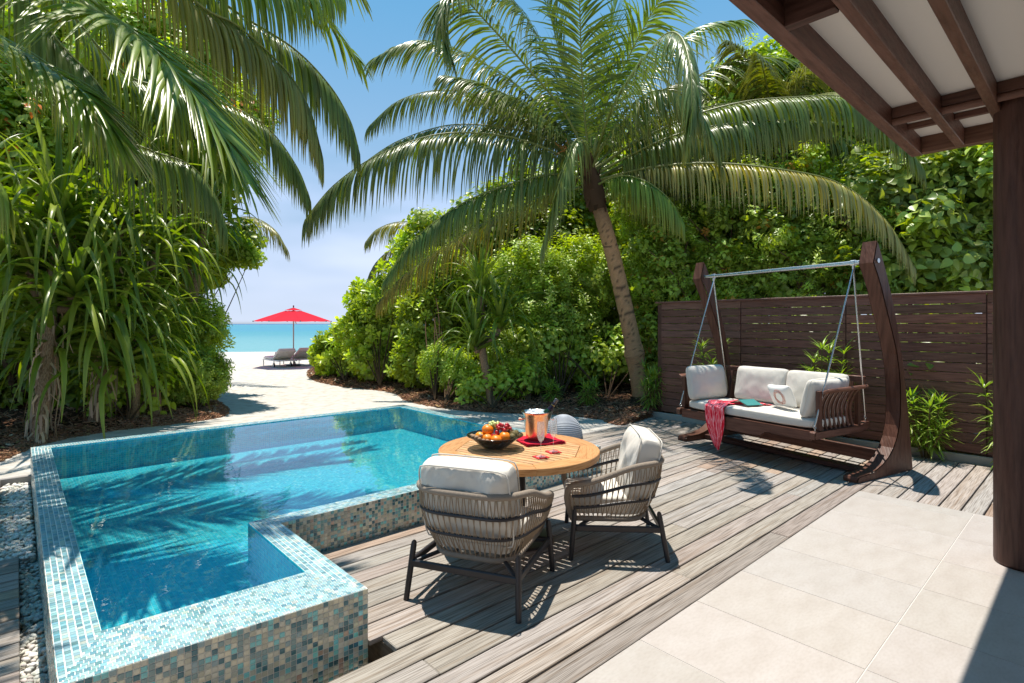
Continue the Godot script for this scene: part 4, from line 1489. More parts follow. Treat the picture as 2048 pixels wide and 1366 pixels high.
	for i in 8:
		mb = MB.new()
		mb.col = dark(0.9)
		wood_box(mb, sq(5.88 + i * 0.101, 4.51, 0.505), Vector3(0.075, 0.02, 1.84), 0.003, Basis.IDENTITY, 2)
		part(bench, "seat_slat", mb.done(), M.dark_wood)
	# arms: bowed slats under a flared top rail
	for s in [[3.545, -1.0], [5.475, 1.0]]:
		var q: float = s[0]
		var o: float = s[1]
		for i in 8:
			mb = MB.new()
			mb.col = dark(1.5)
			mb.uvo = Vector2(rand(0, 9), rand(0, 9))
			var p := 5.955 + i * 0.086
			var lo := PackedVector2Array()
			var hi := PackedVector2Array()
			for k in 11:
				var f := k / 10.0
				var bow := 0.05 * sin(PI * f * 0.9) * -1.0 + 0.075 * f * f
				lo.append(Vector2(bow - 0.011, 0.52 + f * 0.43))
				hi.append(Vector2(bow + 0.011, 0.52 + f * 0.43))
			hi.reverse()
			lo.append_array(hi)
			mb.prism(lo, p - 0.021, p + 0.021, sq(0, q, 0), Vector3(0, 0, -o), Vector3.UP, Vector3.RIGHT, 0.003)
			part(bench, "arm_slat", mb.done(), M.dark_wood)
		mb = MB.new()
		mb.col = dark(1.9)
		wood_box(mb, sq(6.30, q + o * 0.075, 0.965), Vector3(0.80, 0.032, 0.075), 0.008, Basis(Vector3.RIGHT, o * 0.5) * Basis(Vector3.BACK, 0.015))
		part(bench, "arm_rail", mb.done(), M.dark_wood)
		for p in [5.90, 6.665]:
			mb = MB.new()
			mb.col = dark(1.0)
			wood_box(mb, sq(p, q, 0.74), Vector3(0.05, 0.44, 0.05), 0.005, Basis.IDENTITY, 1)
			part(bench, "arm_post", mb.done(), M.dark_wood)
	# back
	mb = MB.new()
	mb.col = dark(1.2)
	wood_box(mb, sq(6.78, 4.51, 1.05), Vector3(0.045, 0.07, 1.98), 0.008, Basis.IDENTITY, 2)
	part(bench, "back_rail", mb.done(), M.dark_wood)
	for i in 15:
		mb = MB.new()
		mb.col = dark(1.0)
		var b := Basis(Vector3.BACK, deg_to_rad(-12.0))
		wood_box(mb, sq(6.715, 3.66 + i * 0.1215, 0.78), Vector3(0.02, 0.54, 0.045), 0.003, b, 1)
		part(bench, "back_slat", mb.done(), M.dark_wood)

	# cushions and things lying on the seat
	var turn := Basis(Vector3.UP, deg_to_rad(SWING_YAW))
	var seat := thing("seat_mattress", "long cream seat mattress on the swing bench", "cushion", turn * sq(6.20, 4.475, 0.516), SWING_YAW)
	mb = MB.new()
	mb.pillow(1.83, 0.735, 0.135, Transform3D(Basis(Vector3.UP, PI / 2) * Basis(Vector3.RIGHT, PI / 2), Vector3(0, 0.072, 0)), 0.14, 0.0, 0.03, 8, 40)
	part(seat, "mattress_body", mb.done(), M.canvas)
	var cs := [
		["left_cushion", "square cream cushion against the left arm of the swing bench", sq(6.16, 5.31, 0.885), Basis(Vector3.UP, PI) * Basis(Vector3.RIGHT, deg_to_rad(9.0)), Vector3(0.72, 0.47, 0.19), 21],
		["back_cushion", "cream back cushion left of the small embroidered pillow, striped by shadows", sq(6.52, 4.71, 0.885), Basis(Vector3.UP, PI / 2) * Basis(Vector3.RIGHT, deg_to_rad(12.0)), Vector3(0.76, 0.47, 0.19), 22],
		["back_cushion", "cream back cushion behind the small embroidered pillow, at the right", sq(6.52, 3.965, 0.88), Basis(Vector3.UP, PI / 2) * Basis(Vector3.RIGHT, deg_to_rad(13.0)), Vector3(0.76, 0.47, 0.19), 23],
		["right_cushion", "square cream cushion leaning on the slatted right arm of the swing bench", sq(6.20, 3.66, 0.86), Basis(Vector3.UP, 0.0) * Basis(Vector3.RIGHT, deg_to_rad(17.0)), Vector3(0.72, 0.45, 0.19), 24]]
	for c in cs:
		var bas: Basis = c[3]
		if c[0] == "right_cushion": bas = Basis(Vector3.RIGHT, deg_to_rad(14.0))
		var o := thing("swing_cushion", c[1], "cushion", turn * c[2], SWING_YAW, "cream cushions on the swing bench")
		mb = MB.new()
		mb.pillow(c[4].x, c[4].y, c[4].z, Transform3D(bas, Vector3.ZERO), 0.33, 0.02, 0.06, c[5], 30)
		part(o, "cushion_body", mb.done(), M.canvas)
		mb = MB.new()
		mb.tube(mb.seam(c[4].x, c[4].y, Transform3D(bas, Vector3.ZERO), 0.02), 0.0045, 6, false)
		part(o, "piping", mb.done(), M.canvas)
	# small pillow with stitched rings
	var pb := Basis(Vector3.UP, deg_to_rad(72.0)) * Basis(Vector3.RIGHT, deg_to_rad(-22.0)) * Basis(Vector3.BACK, deg_to_rad(-4.0))
	var sp := thing("embroidered_pillow", "small white pillow stitched with coral rings on the swing bench", "pillow", turn * sq(6.20, 4.19, 0.815), SWING_YAW)
	var pw := 0.41
	var ph := 0.285
	var pd := 0.12
	var flip := Basis(Vector3.UP, PI)
	mb = MB.new()
	mb.pillow(pw, ph, pd, Transform3D(pb * flip, Vector3.ZERO), 0.55, 0.05, 0.0, 31, 26)
	part(sp, "pillow_body", mb.done(), mat("white_cotton", lin(0.76, 0.75, 0.72), 0.9, 0.0, 0.2))
	var coral := mat("coral_thread", lin(0.62, 0.22, 0.15), 0.9, 0.0, 0.2)
	for r in 7:
		mb = MB.new()
		var ring := []
		var wob := FastNoiseLite.new()
		wob.seed = r + 3
		wob.frequency = 1.0
		var rr := 0.062 + r * 0.0062
		for i in 73:
			var an := TAU * i / 72.0
			var k := rr * (1.0 + 0.13 * wob.get_noise_2d(cos(an) * 1.3 + r, sin(an) * 1.3))
			var x := 0.028 + cos(an) * k
			var y := 0.006 + sin(an) * k * 1.02
			var q := mb.pillow_point(x / (pw * 0.5), y / (ph * 0.5), pw, ph, pd, 0.55, 0.05)
			ring.append(pb * (flip * (q + Vector3(0, 0, 0.0012))))
		mb.tube(ring, 0.0017 if r % 2 else 0.0011, 5, false)
		part(sp, "stitched_ring", mb.done(), coral)
	# sarong: lies on the seat, hangs over its front edge
	var sar := thing("sarong", "red and white tie-dyed sarong draped over the front of the swing seat", "sarong", Vector3.ZERO, SWING_YAW)
	var tex := noise_tex(0.012, 131, [[0.0, Color(0.78, 0.05, 0.16)], [0.38, Color(0.88, 0.10, 0.20)], [0.47, Color(0.95, 0.30, 0.36)], [0.56, Color(0.98, 0.80, 0.81)], [0.62, Color(0.97, 0.62, 0.65)], [0.72, Color(0.92, 0.16, 0.25)], [1.0, Color(0.86, 0.08, 0.18)]], 512, 4)
	var smat := mat("tie_dye", Color(1, 1, 1), 0.85, 0.0, 0.25)
	smat.albedo_texture = tex
	smat.uv1_scale = Vector3(2.2, 0.55, 1)
	smat.cull_mode = BaseMaterial3D.CULL_DISABLED
	for layer in 2:
		var rows := []
		for i in 45:
			var f := i / 44.0
			var row := []
			for j in 25:
				var g := j / 24.0
				var q: float
				var p: float
				var y: float
				var wave := sin(g * 13.0 + layer * 2.0 + f * 2.0)
				if f < 0.36:                        # on the seat, from the cushions forward
					var k := f / 0.36
					p = lerpf(6.30, 5.845, k)
					var mid := lerpf(4.60, 4.87, smooth(0.0, 0.8, k))
					var half := lerpf(0.22, 0.155, k)
					q = mid + (0.5 - g) * 2.0 * half
					y = 0.662 + layer * 0.006 + 0.010 * absf(wave) + 0.008 * sin(k * 9.0 + g * 5.0)
				else:
					var k := (f - 0.36) / 0.64
					p = 5.815 - 0.022 * smooth(0.0, 0.12, k) - layer * 0.012 - 0.022 * (0.5 + 0.5 * wave) * smooth(0.0, 0.3, k)
					var half := lerpf(0.155, 0.030, smooth(0.35, 1.0, k) * 0.9 + 0.1 * k)
					q = lerpf(4.87, 4.80, k) + (0.5 - g) * 2.0 * half
					y = lerpf(0.655, 0.065 + layer * 0.10 + 0.07 * absf(g - 0.45), smooth(-0.05, 1.0, k))
					if k < 0.08: p = lerpf(5.845, 5.80, k / 0.08); 
				row.append(sq(p, q, y))
			rows.append(row)
		mb = MB.new()
		mb.grid(rows)
		part(sar, "cloth_layer", mb.done(), smat)
	# open book, face down
	var bk := thing("open_book", "open book with a teal cover lying face down on the sarong", "book", turn * sq(6.07, 4.60, 0.672), SWING_YAW - 12.0)
	var teal := mat("teal_cover", lin(0.02, 0.20, 0.19), 0.5)
	for s in [-1.0, 1.0]:
		var rows := []
		var low := []
		for i in 9:
			var f := i / 8.0
			var row := []
			var rl := []
			for j in 5:
				var x := (j / 4.0 - 0.5) * 0.235
				var y := 0.052 * (1.0 - pow(f, 0.8)) + 0.006
				row.append(Vector3(x, y, s * f * 0.165))
				rl.append(Vector3(x * 0.95, y - 0.004 - 0.010 * sin(PI * f * 0.8), s * f * 0.155))
			rows.append(row); low.append(rl)
		mb = MB.new()
		mb.grid(rows, false, 1, 1, s < 0.0)
		var up := rows.duplicate(true)
		for r in up.size():
			for q in up[r].size(): up[r][q] -= Vector3(0, 0.0025, 0)
		mb.grid(up, false, 1, 1, s > 0.0)
		part(bk, "cover_board", mb.done(), teal)
		mb = MB.new()
		mb.grid(low, false, 1, 1, s > 0.0)
		var lo2 := low.duplicate(true)
		for r in lo2.size():
			for q in lo2[r].size(): lo2[r][q] += Vector3(0, 0.008 * sin(PI * minf(r / 7.0, 1.0)), 0)
		mb.grid(lo2, false, 1, 1, s < 0.0)
		part(bk, "page_block", mb.done(), mat("paper_%d" % int(s + 1.0), lin(0.72, 0.68, 0.6), 0.9))

# --------------------------------------------------------------- parasol and loungers on the beach
func _beach_things() -> void:
	var base := on_ground(587, 731)
	base.y = beach_y(base.z)
	var um := thing("beach_parasol", "red beach parasol on a slim pole over the loungers", "parasol", base)
	var red := mat("parasol_cloth", Color(1, 1, 1), 0.85, 0.0, 0.25)
	red.albedo_color = lin(0.60, 0.022, 0.045)
	red.backlight_enabled = true
	red.backlight = Color(0.75, 0.10, 0.12)
	red.cull_mode = BaseMaterial3D.CULL_DISABLED
	var alu := mat("parasol_pole", lin(0.42, 0.36, 0.31), 0.4, 0.3)
	var top := 2.36
	var mb := MB.new()
	mb.tube([Vector3(0, 0, 0), Vector3(0, top + 0.08, 0)], 0.024, 12)
	part(um, "pole", mb.done(), alu)
	var n := 8
	var R := 1.50
	var ye := top - 0.52
	for i in n:
		var a0 := TAU * (i + 0.3) / n
		var a1 := TAU * (i + 1.3) / n
		var rows := []
		for r in 7:
			var f := lerpf(0.20, 1.0, r / 6.0)
			var row := []
			for k in 7:
				var g := k / 6.0
				var p0 := Vector3(cos(a0), 0, sin(a0))
				var p1 := Vector3(cos(a1), 0, sin(a1))
				var p := p0.lerp(p1, g) * R * f
				var sag := 4.0 * g * (1.0 - g)
				p.y = lerpf(top, ye, pow(f, 1.05)) - 0.02 * sag * f - 0.03 * sin(PI * f) * sag
				row.append(p)
			rows.append(row)
		mb = MB.new()
		mb.grid(rows, false, 1, 1, false)
		part(um, "canopy_panel", mb.done(), red)
		mb = MB.new()
		mb.tube([Vector3(0, top - 0.09, 0), Vector3(cos(a0) * R * 1.01, ye - 0.02, sin(a0) * R * 1.01)], 0.010, 6)
		part(um, "rib", mb.done(), alu)
		mb = MB.new()
		var d := Vector3(cos(a0), 0, sin(a0))
		mb.box(d * R * 1.0 + Vector3(0, ye - 0.008, 0), Vector3(0.05, 0.035, 0.05), 0.008)
		part(um, "rib_pocket", mb.done(), M.black_metal)
	mb = MB.new()
	for i in n:
		var a0 := TAU * (i + 0.3) / n
		var a1 := TAU * (i + 1.3) / n
		mb.grid([[Vector3(0, top + 0.035, 0), Vector3(0, top + 0.035, 0.001)], [Vector3(cos(a0) * 0.34, top - 0.075, sin(a0) * 0.34), Vector3(cos(a1) * 0.34, top - 0.075, sin(a1) * 0.34)]])
	part(um, "vent_cap", mb.done(), red)
	mb = MB.new()
	mb.lathe([Vector2(0.0, top + 0.13), Vector2(0.025, top + 0.12), Vector2(0.03, top + 0.07), Vector2(0.015, top + 0.05)], 12)
	part(um, "finial", mb.done(), mat("finial_red", lin(0.2, 0.02, 0.03), 0.5))
	mb = MB.new()
	mb.lathe([Vector2(0, 0.07), Vector2(0.26, 0.065), Vector2(0.29, 0.05), Vector2(0.29, 0.0)], 24)
	part(um, "weight_base", mb.done(), M.black_metal)
	var strap := MB.new()
	strap.box(Vector3(0.10, 1.80, 0.05), Vector3(0.03, 0.16, 0.006), 0.001, Basis(Vector3.BACK, 0.5))
	part(um, "tie_strap", strap.done(), alu)

	var white := mat("lounger_frame", lin(0.66, 0.64, 0.60), 0.5)
	var mesh_m := mat("lounger_weave", lin(0.80, 0.73, 0.64), 0.8)
	mesh_m.normal_enabled = true
	mesh_m.normal_texture = noise_tex(0.1, 141, [], 128, 2, FastNoiseLite.TYPE_CELLULAR, true, 4.0)
	var fabric := mat("lounger_pad", lin(0.72, 0.66, 0.62), 0.9)
	var labels := ["pale sun lounger on the beach nearest the gap, its back raised, with a red cushion", "pale sun lounger half hidden by the hedge, behind the first one"]
	var loc := [on_ground(560, 732), on_ground(600, 729)]
	for i in 2:
		var at: Vector3 = loc[i]
		at.y = beach_y(at.z)
		var lo := thing("sun_lounger", labels[i], "sun lounger", at, -48.0, "sun loungers under the parasol")
		# local: head towards +x, feet towards -x
		for z in [-0.33, 0.33]:
			mb = MB.new()
			mb.box(Vector3(-0.05, 0.27, z), Vector3(1.98, 0.05, 0.04), 0.006)
			part(lo, "side_rail", mb.done(), white)
			mb = MB.new()
			mb.box(Vector3(-0.98, 0.13, z), Vector3(0.035, 0.25, 0.035), 0.004)
			part(lo, "leg", mb.done(), white)
			mb = MB.new()
			mb.box(Vector3(0.28, 0.17, z), Vector3(0.03, 0.18, 0.03), 0.004)
			part(lo, "wheel_bracket", mb.done(), white)
			mb = MB.new()
			mb.tube([Vector3(0.28, 0.085, z - 0.022), Vector3(0.28, 0.085, z + 0.022)], 0.085, 20)
			var wheel := part(lo, "wheel", mb.done(), M.black_metal)
			mb = MB.new()
			mb.tube([Vector3(0.28, 0.085, z - 0.026), Vector3(0.28, 0.085, z + 0.026)], 0.058, 18)
			part(wheel, "rim", mb.done(), white)
		mb = MB.new()
		mb.box(Vector3(-0.47, 0.35, 0), Vector3(1.10, 0.10, 0.66), 0.03)
		part(lo, "seat_pad", mb.done(), fabric)
		mb = MB.new()
		var up := Basis(Vector3.BACK, deg_to_rad(27.0))
		mb.box(Vector3(0.10, 0.31, 0) + up * Vector3(0.40, 0.05, 0), Vector3(0.84, 0.09, 0.66), 0.03, up)
		part(lo, "back_pad", mb.done(), fabric)
		mb = MB.new()
		mb.box(Vector3(0.10, 0.30, 0) + up * Vector3(0.40, -0.015, 0), Vector3(0.86, 0.035, 0.70), 0.006, up)
		part(lo, "backrest", mb.done(), mesh_m)
		mb = MB.new()
		mb.box(Vector3(-0.02, 0.275, 0), Vector3(1.9, 0.025, 0.62), 0.004)
		part(lo, "sling", mb.done(), mesh_m)
		if i == 0:
			var tb := Transform3D(Basis(Vector3.UP, deg_to_rad(-48.0)), at)
			var rc := thing("red_cushion", "small red cushion on the nearer sun lounger", "cushion", tb * Vector3(0.02, 0.47, 0.0), -48.0)
			mb = MB.new()
			mb.pillow(0.40, 0.24, 0.14, Transform3D(Basis(Vector3.UP, PI / 2), Vector3.ZERO), 0.4, 0.02, 0.0, 4, 12)
			part(rc, "cushion_body", mb.done(), mat("red_cushion_cloth", lin(0.42, 0.012, 0.02), 0.85))

# --------------------------------------------------------------- plants
func _curve(ctrl: Array, n: int) -> Array:               # Catmull-Rom through the points
	var out := []
	var k := ctrl.size()
	for i in n + 1:
		var u := float(i) / n * (k - 1)
		var j := mini(int(u), k - 2)
		var f := u - j
		var p0: Vector3 = ctrl[maxi(j - 1, 0)]
		var p1: Vector3 = ctrl[j]
		var p2: Vector3 = ctrl[j + 1]
		var p3: Vector3 = ctrl[mini(j + 2, k - 1)]
		out.append(p1.cubic_interpolate(p2, p0, p3, f))
	return out

# one coconut leaf: a rachis with two rows of folded, drooping leaflets
func _frond(root: Node3D, ctrl: Array, leaf_len: float, droop: float, pairs: int, width: float, green: Color, tip: Color, side := Vector3.ZERO, thick := 0.032, bare := 0.12, lift := 0.25) -> void:
	var line := _curve(ctrl, 56)
	var radii := []
	for i in line.size(): radii.append(lerpf(thick, 0.004, pow(i / 56.0, 0.7)))
	var mb := MB.new()
	mb.col = Color(0.24, 0.24, 0.06).lerp(green, 0.25)
	mb.tube(line, radii, 7)
	var rach := part(root, "frond", mb.done(), M.frond_stalk)
	mb = MB.new()
	var clump := FastNoiseLite.new()
	clump.seed = rng.randi() % 9999
	clump.frequency = 0.16
	for i in pairs:
		for sd in [-1.0, 1.0]:
			var s := bare + (1.0 - bare) * (i + 0.5 + rand(-0.3, 0.3)) / pairs
			s = minf(s, 0.998)
			var u := s * 56.0
			var j := mini(int(u), 55)
			var p: Vector3 = line[j].lerp(line[j + 1], u - j)
			var t: Vector3 = (line[mini(j + 2, 56)] - line[maxi(j - 1, 0)]).normalized()
			var sv := t.cross(Vector3.UP)
			if side != Vector3.ZERO: sv = side - t * side.dot(t)
			if sv.length() < 0.05: sv = Vector3.RIGHT
			sv = sv.normalized()
			var nv := sv.cross(t).normalized()
			if nv.y < 0.0 and side == Vector3.ZERO: nv = -nv
			var q := (s - bare) / (1.0 - bare)
			var ln := leaf_len * (0.45 + 0.55 * smooth(0.0, 0.22, q)) * (1.0 - 0.62 * pow(q, 2.2)) * rand(0.80, 1.10)
			var way := clump.get_noise_2d(i, sd * 40.0)
			if clump.get_noise_2d(i * 2.3, sd * 90.0) < -0.52: continue
			var phi := deg_to_rad(lerpf(34.0, 66.0, pow(q, 1.2)) + way * 16.0 + rand(-7, 7))
			var d: Vector3 = (sv * sd * cos(phi) + t * sin(phi) + nv * (lift + way * 0.35 + rand(-0.10, 0.10))).normalized()
			var broken := rng.randf() < 0.05
			var segs := 6
			var at := mb.v.size()
			var col := jitter(Color(green.r * 1.65, green.g * 1.32, green.b * 1.5), 0.30)
			var yellow := clampf(rand(-0.25, 0.5), 0.0, 1.0)
			var pos := p
			var step := ln / segs
			for k in segs + 1:
				var f := float(k) / segs
				var wd := t - d * t.dot(d)
				if wd.length() < 0.08: wd = nv.cross(d)
				wd = wd.normalized()
				var up := wd.cross(d).normalized()
				if up.dot(nv) < 0.0: up = -up
				var w := width * 0.5 * minf(0.45 + f * 4.0, 1.0) * (1.0 - pow(f, 1.7) * 0.96)
				mb.col = col.lerp(tip, smooth(0.35, 1.0, f) * (0.35 + 0.65 * yellow))
				mb.pt(pos - wd * w - up * w * 0.35, (up - wd * 0.4).normalized(), Vector2(0, f))
				mb.pt(pos, up, Vector2(0.5, f))
				mb.pt(pos + wd * w - up * w * 0.35, (up + wd * 0.4).normalized(), Vector2(1, f))
				if k < segs:
					var g := droop * (1.15 - 0.75 * f) * (1.0 + (1.6 if broken and k == 2 else 0.0))
					d = (d + Vector3.DOWN * g / segs * 1.6 + Vector3(rand(-1, 1), rand(-1, 1), rand(-1, 1)) * 0.035).normalized()
					pos += d * step
			for k in segs:
				var o := at + k * 3
				mb.face(o, o + 1, o + 4); mb.face(o, o + 4, o + 3)
				mb.face(o + 1, o + 2, o + 5); mb.face(o + 1, o + 5, o + 4)
	part(rach, "leaflets", mb.done(), M.palm_leaf).set_meta("kind", "stuff")

# flat leaf shapes, added to a sprig: base, direction, face normal
func _leaf(mb: MB, at: Vector3, d: Vector3, up: Vector3, ln: float, w: float, shape: String, bend := 0.3) -> void:
	var s := d.cross(up).normalized()
	var prof: Array
	if shape == "spoon": prof = [[0.0, 0.08], [0.35, 0.42], [0.68, 1.0], [0.90, 0.82], [1.0, 0.25]]
	elif shape == "heart": prof = [[-0.08, 0.55], [0.12, 1.0], [0.40, 0.92], [0.72, 0.5], [1.0, 0.02]]
	else: prof = [[0.0, 0.1], [0.3, 0.85], [0.6, 0.9], [1.0, 0.04]]
	var at0 := mb.v.size()
	for i in prof.size():
		var f: float = prof[i][0]
		var hw: float = prof[i][1] * w * 0.5
		var p := at + d * ln * f - up * ln * bend * f * f
		var n0 := (up + d * bend * 2.0 * f).normalized()
		mb.pt(p - s * hw + up * hw * 0.22, (n0 + s * 0.3).normalized(), Vector2(0, f))
		mb.pt(p, n0, Vector2(0.5, f))
		mb.pt(p + s * hw + up * hw * 0.22, (n0 - s * 0.3).normalized(), Vector2(1, f))
	for i in prof.size() - 1:
		var o := at0 + i * 3
		mb.face(o, o + 1, o + 4); mb.face(o, o + 4, o + 3)
		mb.face(o + 1, o + 2, o + 5); mb.face(o + 1, o + 5, o + 4)

func _sprig(kind: String, seed_: int) -> ArrayMesh:        # about one unit across
	rng.seed = seed_
	var mb := MB.new()
	if kind == "rosette":
		for i in 10:
			var a := i * 2.4
			var el := lerpf(1.2, 0.05, i / 9.0)
			var d := Vector3(cos(a) * cos(el), sin(el), sin(a) * cos(el))
			var up := (Vector3.UP - d * d.y).normalized()
			mb.col = Color(1, 1, 1) * rand(0.8, 1.15)
			_leaf(mb, Vector3(0, -0.1 + 0.02 * (10 - i), 0), d, up, rand(0.42, 0.55), rand(0.19, 0.24), "spoon", rand(0.1, 0.3))
	elif kind == "heart":
		for i in 7:
			var a := i * 2.4 + rand(-0.4, 0.4)
			var y := -0.45 + i * 0.15
			var st := Vector3(cos(a), 0.25, sin(a)).normalized()
			var b := Vector3(0, y, 0) + st * rand(0.14, 0.26)
			var d := (st + Vector3(0, rand(-0.9, -0.1), 0)).normalized()
			var up := (Vector3.UP + st * 0.5 - d * (Vector3.UP + st * 0.5).dot(d)).normalized()
			mb.col = Color(1, 1, 1) * rand(0.8, 1.15)
			_leaf(mb, b, d, up, rand(0.30, 0.44), rand(0.28, 0.40), "heart", rand(0.05, 0.3))
	else:
		for i in 14:
			var a := i * 2.4
			var y := -0.4 + i * 0.062
			var d := Vector3(cos(a), rand(-0.1, 0.5), sin(a)).normalized()
			var up := (Vector3.UP - d * d.y + Vector3(rand(-0.3, 0.3), 0, rand(-0.3, 0.3))).normalized()
			mb.col = Color(1, 1, 1) * rand(0.8, 1.15)
			_leaf(mb, Vector3(0, y, 0) + d * 0.05, d, up, rand(0.26, 0.36), rand(0.12, 0.16), "oval", rand(0.0, 0.25))
	return mb.done()

var sprigs := {}

# leaves through the volume of several ellipsoids [centre, radii, how many sprigs]
func _crown(root: Node3D, blobs: Array, kind: String, size: float, cols: Array, mat_name := "leaf", openness := 0.0) -> void:
	var nz := FastNoiseLite.new()
	nz.seed = rng.randi() % 1000
	nz.frequency = 0.9
	var sets := [[[], []], [[], []]]
	for b in blobs:
		var c: Vector3 = b[0] - root.position
		var r: Vector3 = b[1]
		var n: int = b[2]
		var made := 0
		var tries := 0
		while made < n and tries < n * 6:
			tries += 1
			var o := Vector3(rng.randfn(), rng.randfn(), rng.randfn()).normalized()
			var rr := pow(rng.randf(), 0.32)
			var lump := 1.0 + 0.28 * nz.get_noise_3d(o.x * 1.7 + c.x, o.y * 1.7 + c.y, o.z * 1.7 + c.z)
			var p := c + o * r * rr * lump
			if p.y + root.position.y < 0.03: continue
			if nz.get_noise_3dv(p * 1.6) < -0.35 + openness: continue
			var up := (o * 0.7 + Vector3(0, 0.55, 0) + Vector3(rand(-0.7, 0.7), rand(-0.5, 0.5), rand(-0.7, 0.7))).normalized()
			var x := up.cross(Vector3(rand(-1, 1), rand(-1, 1), rand(-1, 1))).normalized()
			var k := size * rand(0.7, 1.25)
			var set_: Array = sets[made % 2]
			set_[0].append(Transform3D(Basis(x, up, x.cross(up)).scaled(Vector3.ONE * k), p))
			var base: Color = cols[0].lerp(cols[1], clampf(rng.randf() * 0.8 + 0.35 * nz.get_noise_3dv(p * 0.8) + 0.1, 0.0, 1.0))
			if cols.size() > 2 and rng.randf() < 0.02: base = cols[2]
			set_[1].append(jitter(Color(base.r * 1.9, base.g * 2.05, base.b * 1.9), 0.26))
			made += 1
	for v in 2:
		var key := kind + str(v)
		if not sprigs.has(key):
			var keep := rng.state
			sprigs[key] = _sprig(kind, 77 + v * 13)
			rng.state = keep
		scatter(root, "foliage", sprigs[key], M[mat_name], sets[v][0], sets[v][1])

func _sticks(root: Node3D, called: String, from: Vector3, tos: Array, r0: float, col: Color) -> void:
	for t in tos:
		var mb := MB.new()
		mb.col = jitter(col, 0.15)
		var a: Vector3 = from - root.position
		var b: Vector3 = t - root.position
		var mid := a.lerp(b, 0.5) + Vector3(rand(-0.15, 0.15), rand(0.0, 0.2), rand(-0.15, 0.15)) * a.distance_to(b) * 0.5
		mb.tube(_curve([a, mid, b], 10), [r0, r0 * 0.95, r0 * 0.9, r0 * 0.84, r0 * 0.78, r0 * 0.72, r0 * 0.64, r0 * 0.56, r0 * 0.48, r0 * 0.38, r0 * 0.28], 7)
		part(root, called, mb.done(), M.bark)

func _bush(called: String, label: String, cat: String, base: Vector3, blobs: Array, kind: String, size: float, cols: Array, group := "", stems := 5, openness := 0.0, mat_name := "leaf") -> Node3D:
	var o := thing(called, label, cat, base, 0.0, group)
	if cat == "tree":                      # ragged outline: small outlying sprays, and a finer second foliage between
		var more := []
		for b in blobs:
			for k in 5:
				var d := Vector3(rng.randfn(), absf(rng.randfn()) * 0.9, rng.randfn()).normalized()
				more.append([b[0] + d * b[1] * rand(0.95, 1.2), b[1] * rand(0.16, 0.34), int(b[2] * 0.035)])
		if called == "fence_tree" and label.find("large") < 0:
			var few := []
			var many := []
			for b in blobs + more:
				few.append([b[0], b[1], int(b[2] * 0.45) + 1])
				many.append([b[0], b[1], int(b[2] * 0.9) + 1])
			_crown(o, few, kind, size * 0.9, cols, mat_name, openness + 0.2)
			_crown(o, many, "twig", size * 0.78, cols, mat_name, openness + 0.3)
			for b in blobs:
				var p: Vector3 = b[0] + Vector3(0, -b[1].y * 0.6, b[1].z * 0.55)
				_sticks(o, "branch", p, [b[0] + Vector3(b[1].x * 0.7, b[1].y * 0.45, b[1].z * 0.75), b[0] + Vector3(-b[1].x * 0.7, b[1].y * 0.3, b[1].z * 0.8), b[0] + Vector3(b[1].x * 0.1, b[1].y * 0.8, b[1].z * 0.6)], 0.028, Color(0.20, 0.14, 0.09))
		else: _crown(o, blobs + more, kind, size, cols, mat_name, openness + 0.24)
		var fine := []
		for b in blobs: fine.append([b[0] + Vector3(rand(-0.3, 0.3), rand(-0.2, 0.3), rand(-0.3, 0.3)), b[1] * 0.98, int(b[2] * 0.45)])
		_crown(o, fine, "twig", size * 0.8, cols, mat_name, 0.22)
	else: _crown(o, blobs, kind, size, cols, mat_name, openness)
	var tos := []
	for i in stems:
		var b: Array = blobs[i % blobs.size()]
		tos.append(b[0] + Vector3(rand(-0.5, 0.5) * b[1].x, rand(-0.2, 0.5) * b[1].y, rand(-0.5, 0.5) * b[1].z))
	_sticks(o, "stem", base, tos, 0.07 if cat == "tree" else 0.018, Color(0.14, 0.095, 0.06))
	return o

# screw pine: rosettes of long strap leaves that arch and hang
var straps := []
func _strap_meshes() -> void:
	for v in 9:
		for hue in 3:
			var mb := MB.new()
			var el := lerpf(80.0, -5.0, v / 8.0)
			var d := Vector3(cos(deg_to_rad(el)), sin(deg_to_rad(el)), 0)
			var pos := Vector3(0.03, 0, 0)
			var base: Color = [Color(0.23, 0.33, 0.035), Color(0.15, 0.225, 0.035), Color(0.33, 0.40, 0.06)][hue]
			var segs := 12
			var kink := rng.randi_range(4, 7)
			for k in segs + 1:
				var f := float(k) / segs
				var w := 0.037 * minf(0.7 + f * 2.0, 1.0) * (1.0 - pow(f, 2.2) * 0.95)
				var wd := Vector3(0, 0, 1)
				var up := Vector3(-d.y, d.x, 0)
				mb.col = base.lerp(Color(0.22, 0.24, 0.05), smooth(0.6, 1.0, f) * 0.5) * rand(0.9, 1.1)
				mb.pt(pos - wd * w + up * w * 0.55, (up + wd * 0.5).normalized(), Vector2(0, f))
				mb.pt(pos, up, Vector2(0.5, f))
				mb.pt(pos + wd * w + up * w * 0.55, (up - wd * 0.5).normalized(), Vector2(1, f))
				var g := 0.07 + 0.50 * smooth(0.15, 0.6, f) + (0.7 if k == kink else 0.0)
				if v < 4: g *= [0.25, 0.40, 0.55, 0.75][v]
				d = (d + Vector3.DOWN * g * 0.55).normalized()
				pos += d / segs
			for k in segs:
				var o := k * 3
				mb.face(o, o + 1, o + 4); mb.face(o, o + 4, o + 3)
				mb.face(o + 1, o + 2, o + 5); mb.face(o + 1, o + 5, o + 4)
			straps.append(mb.done())

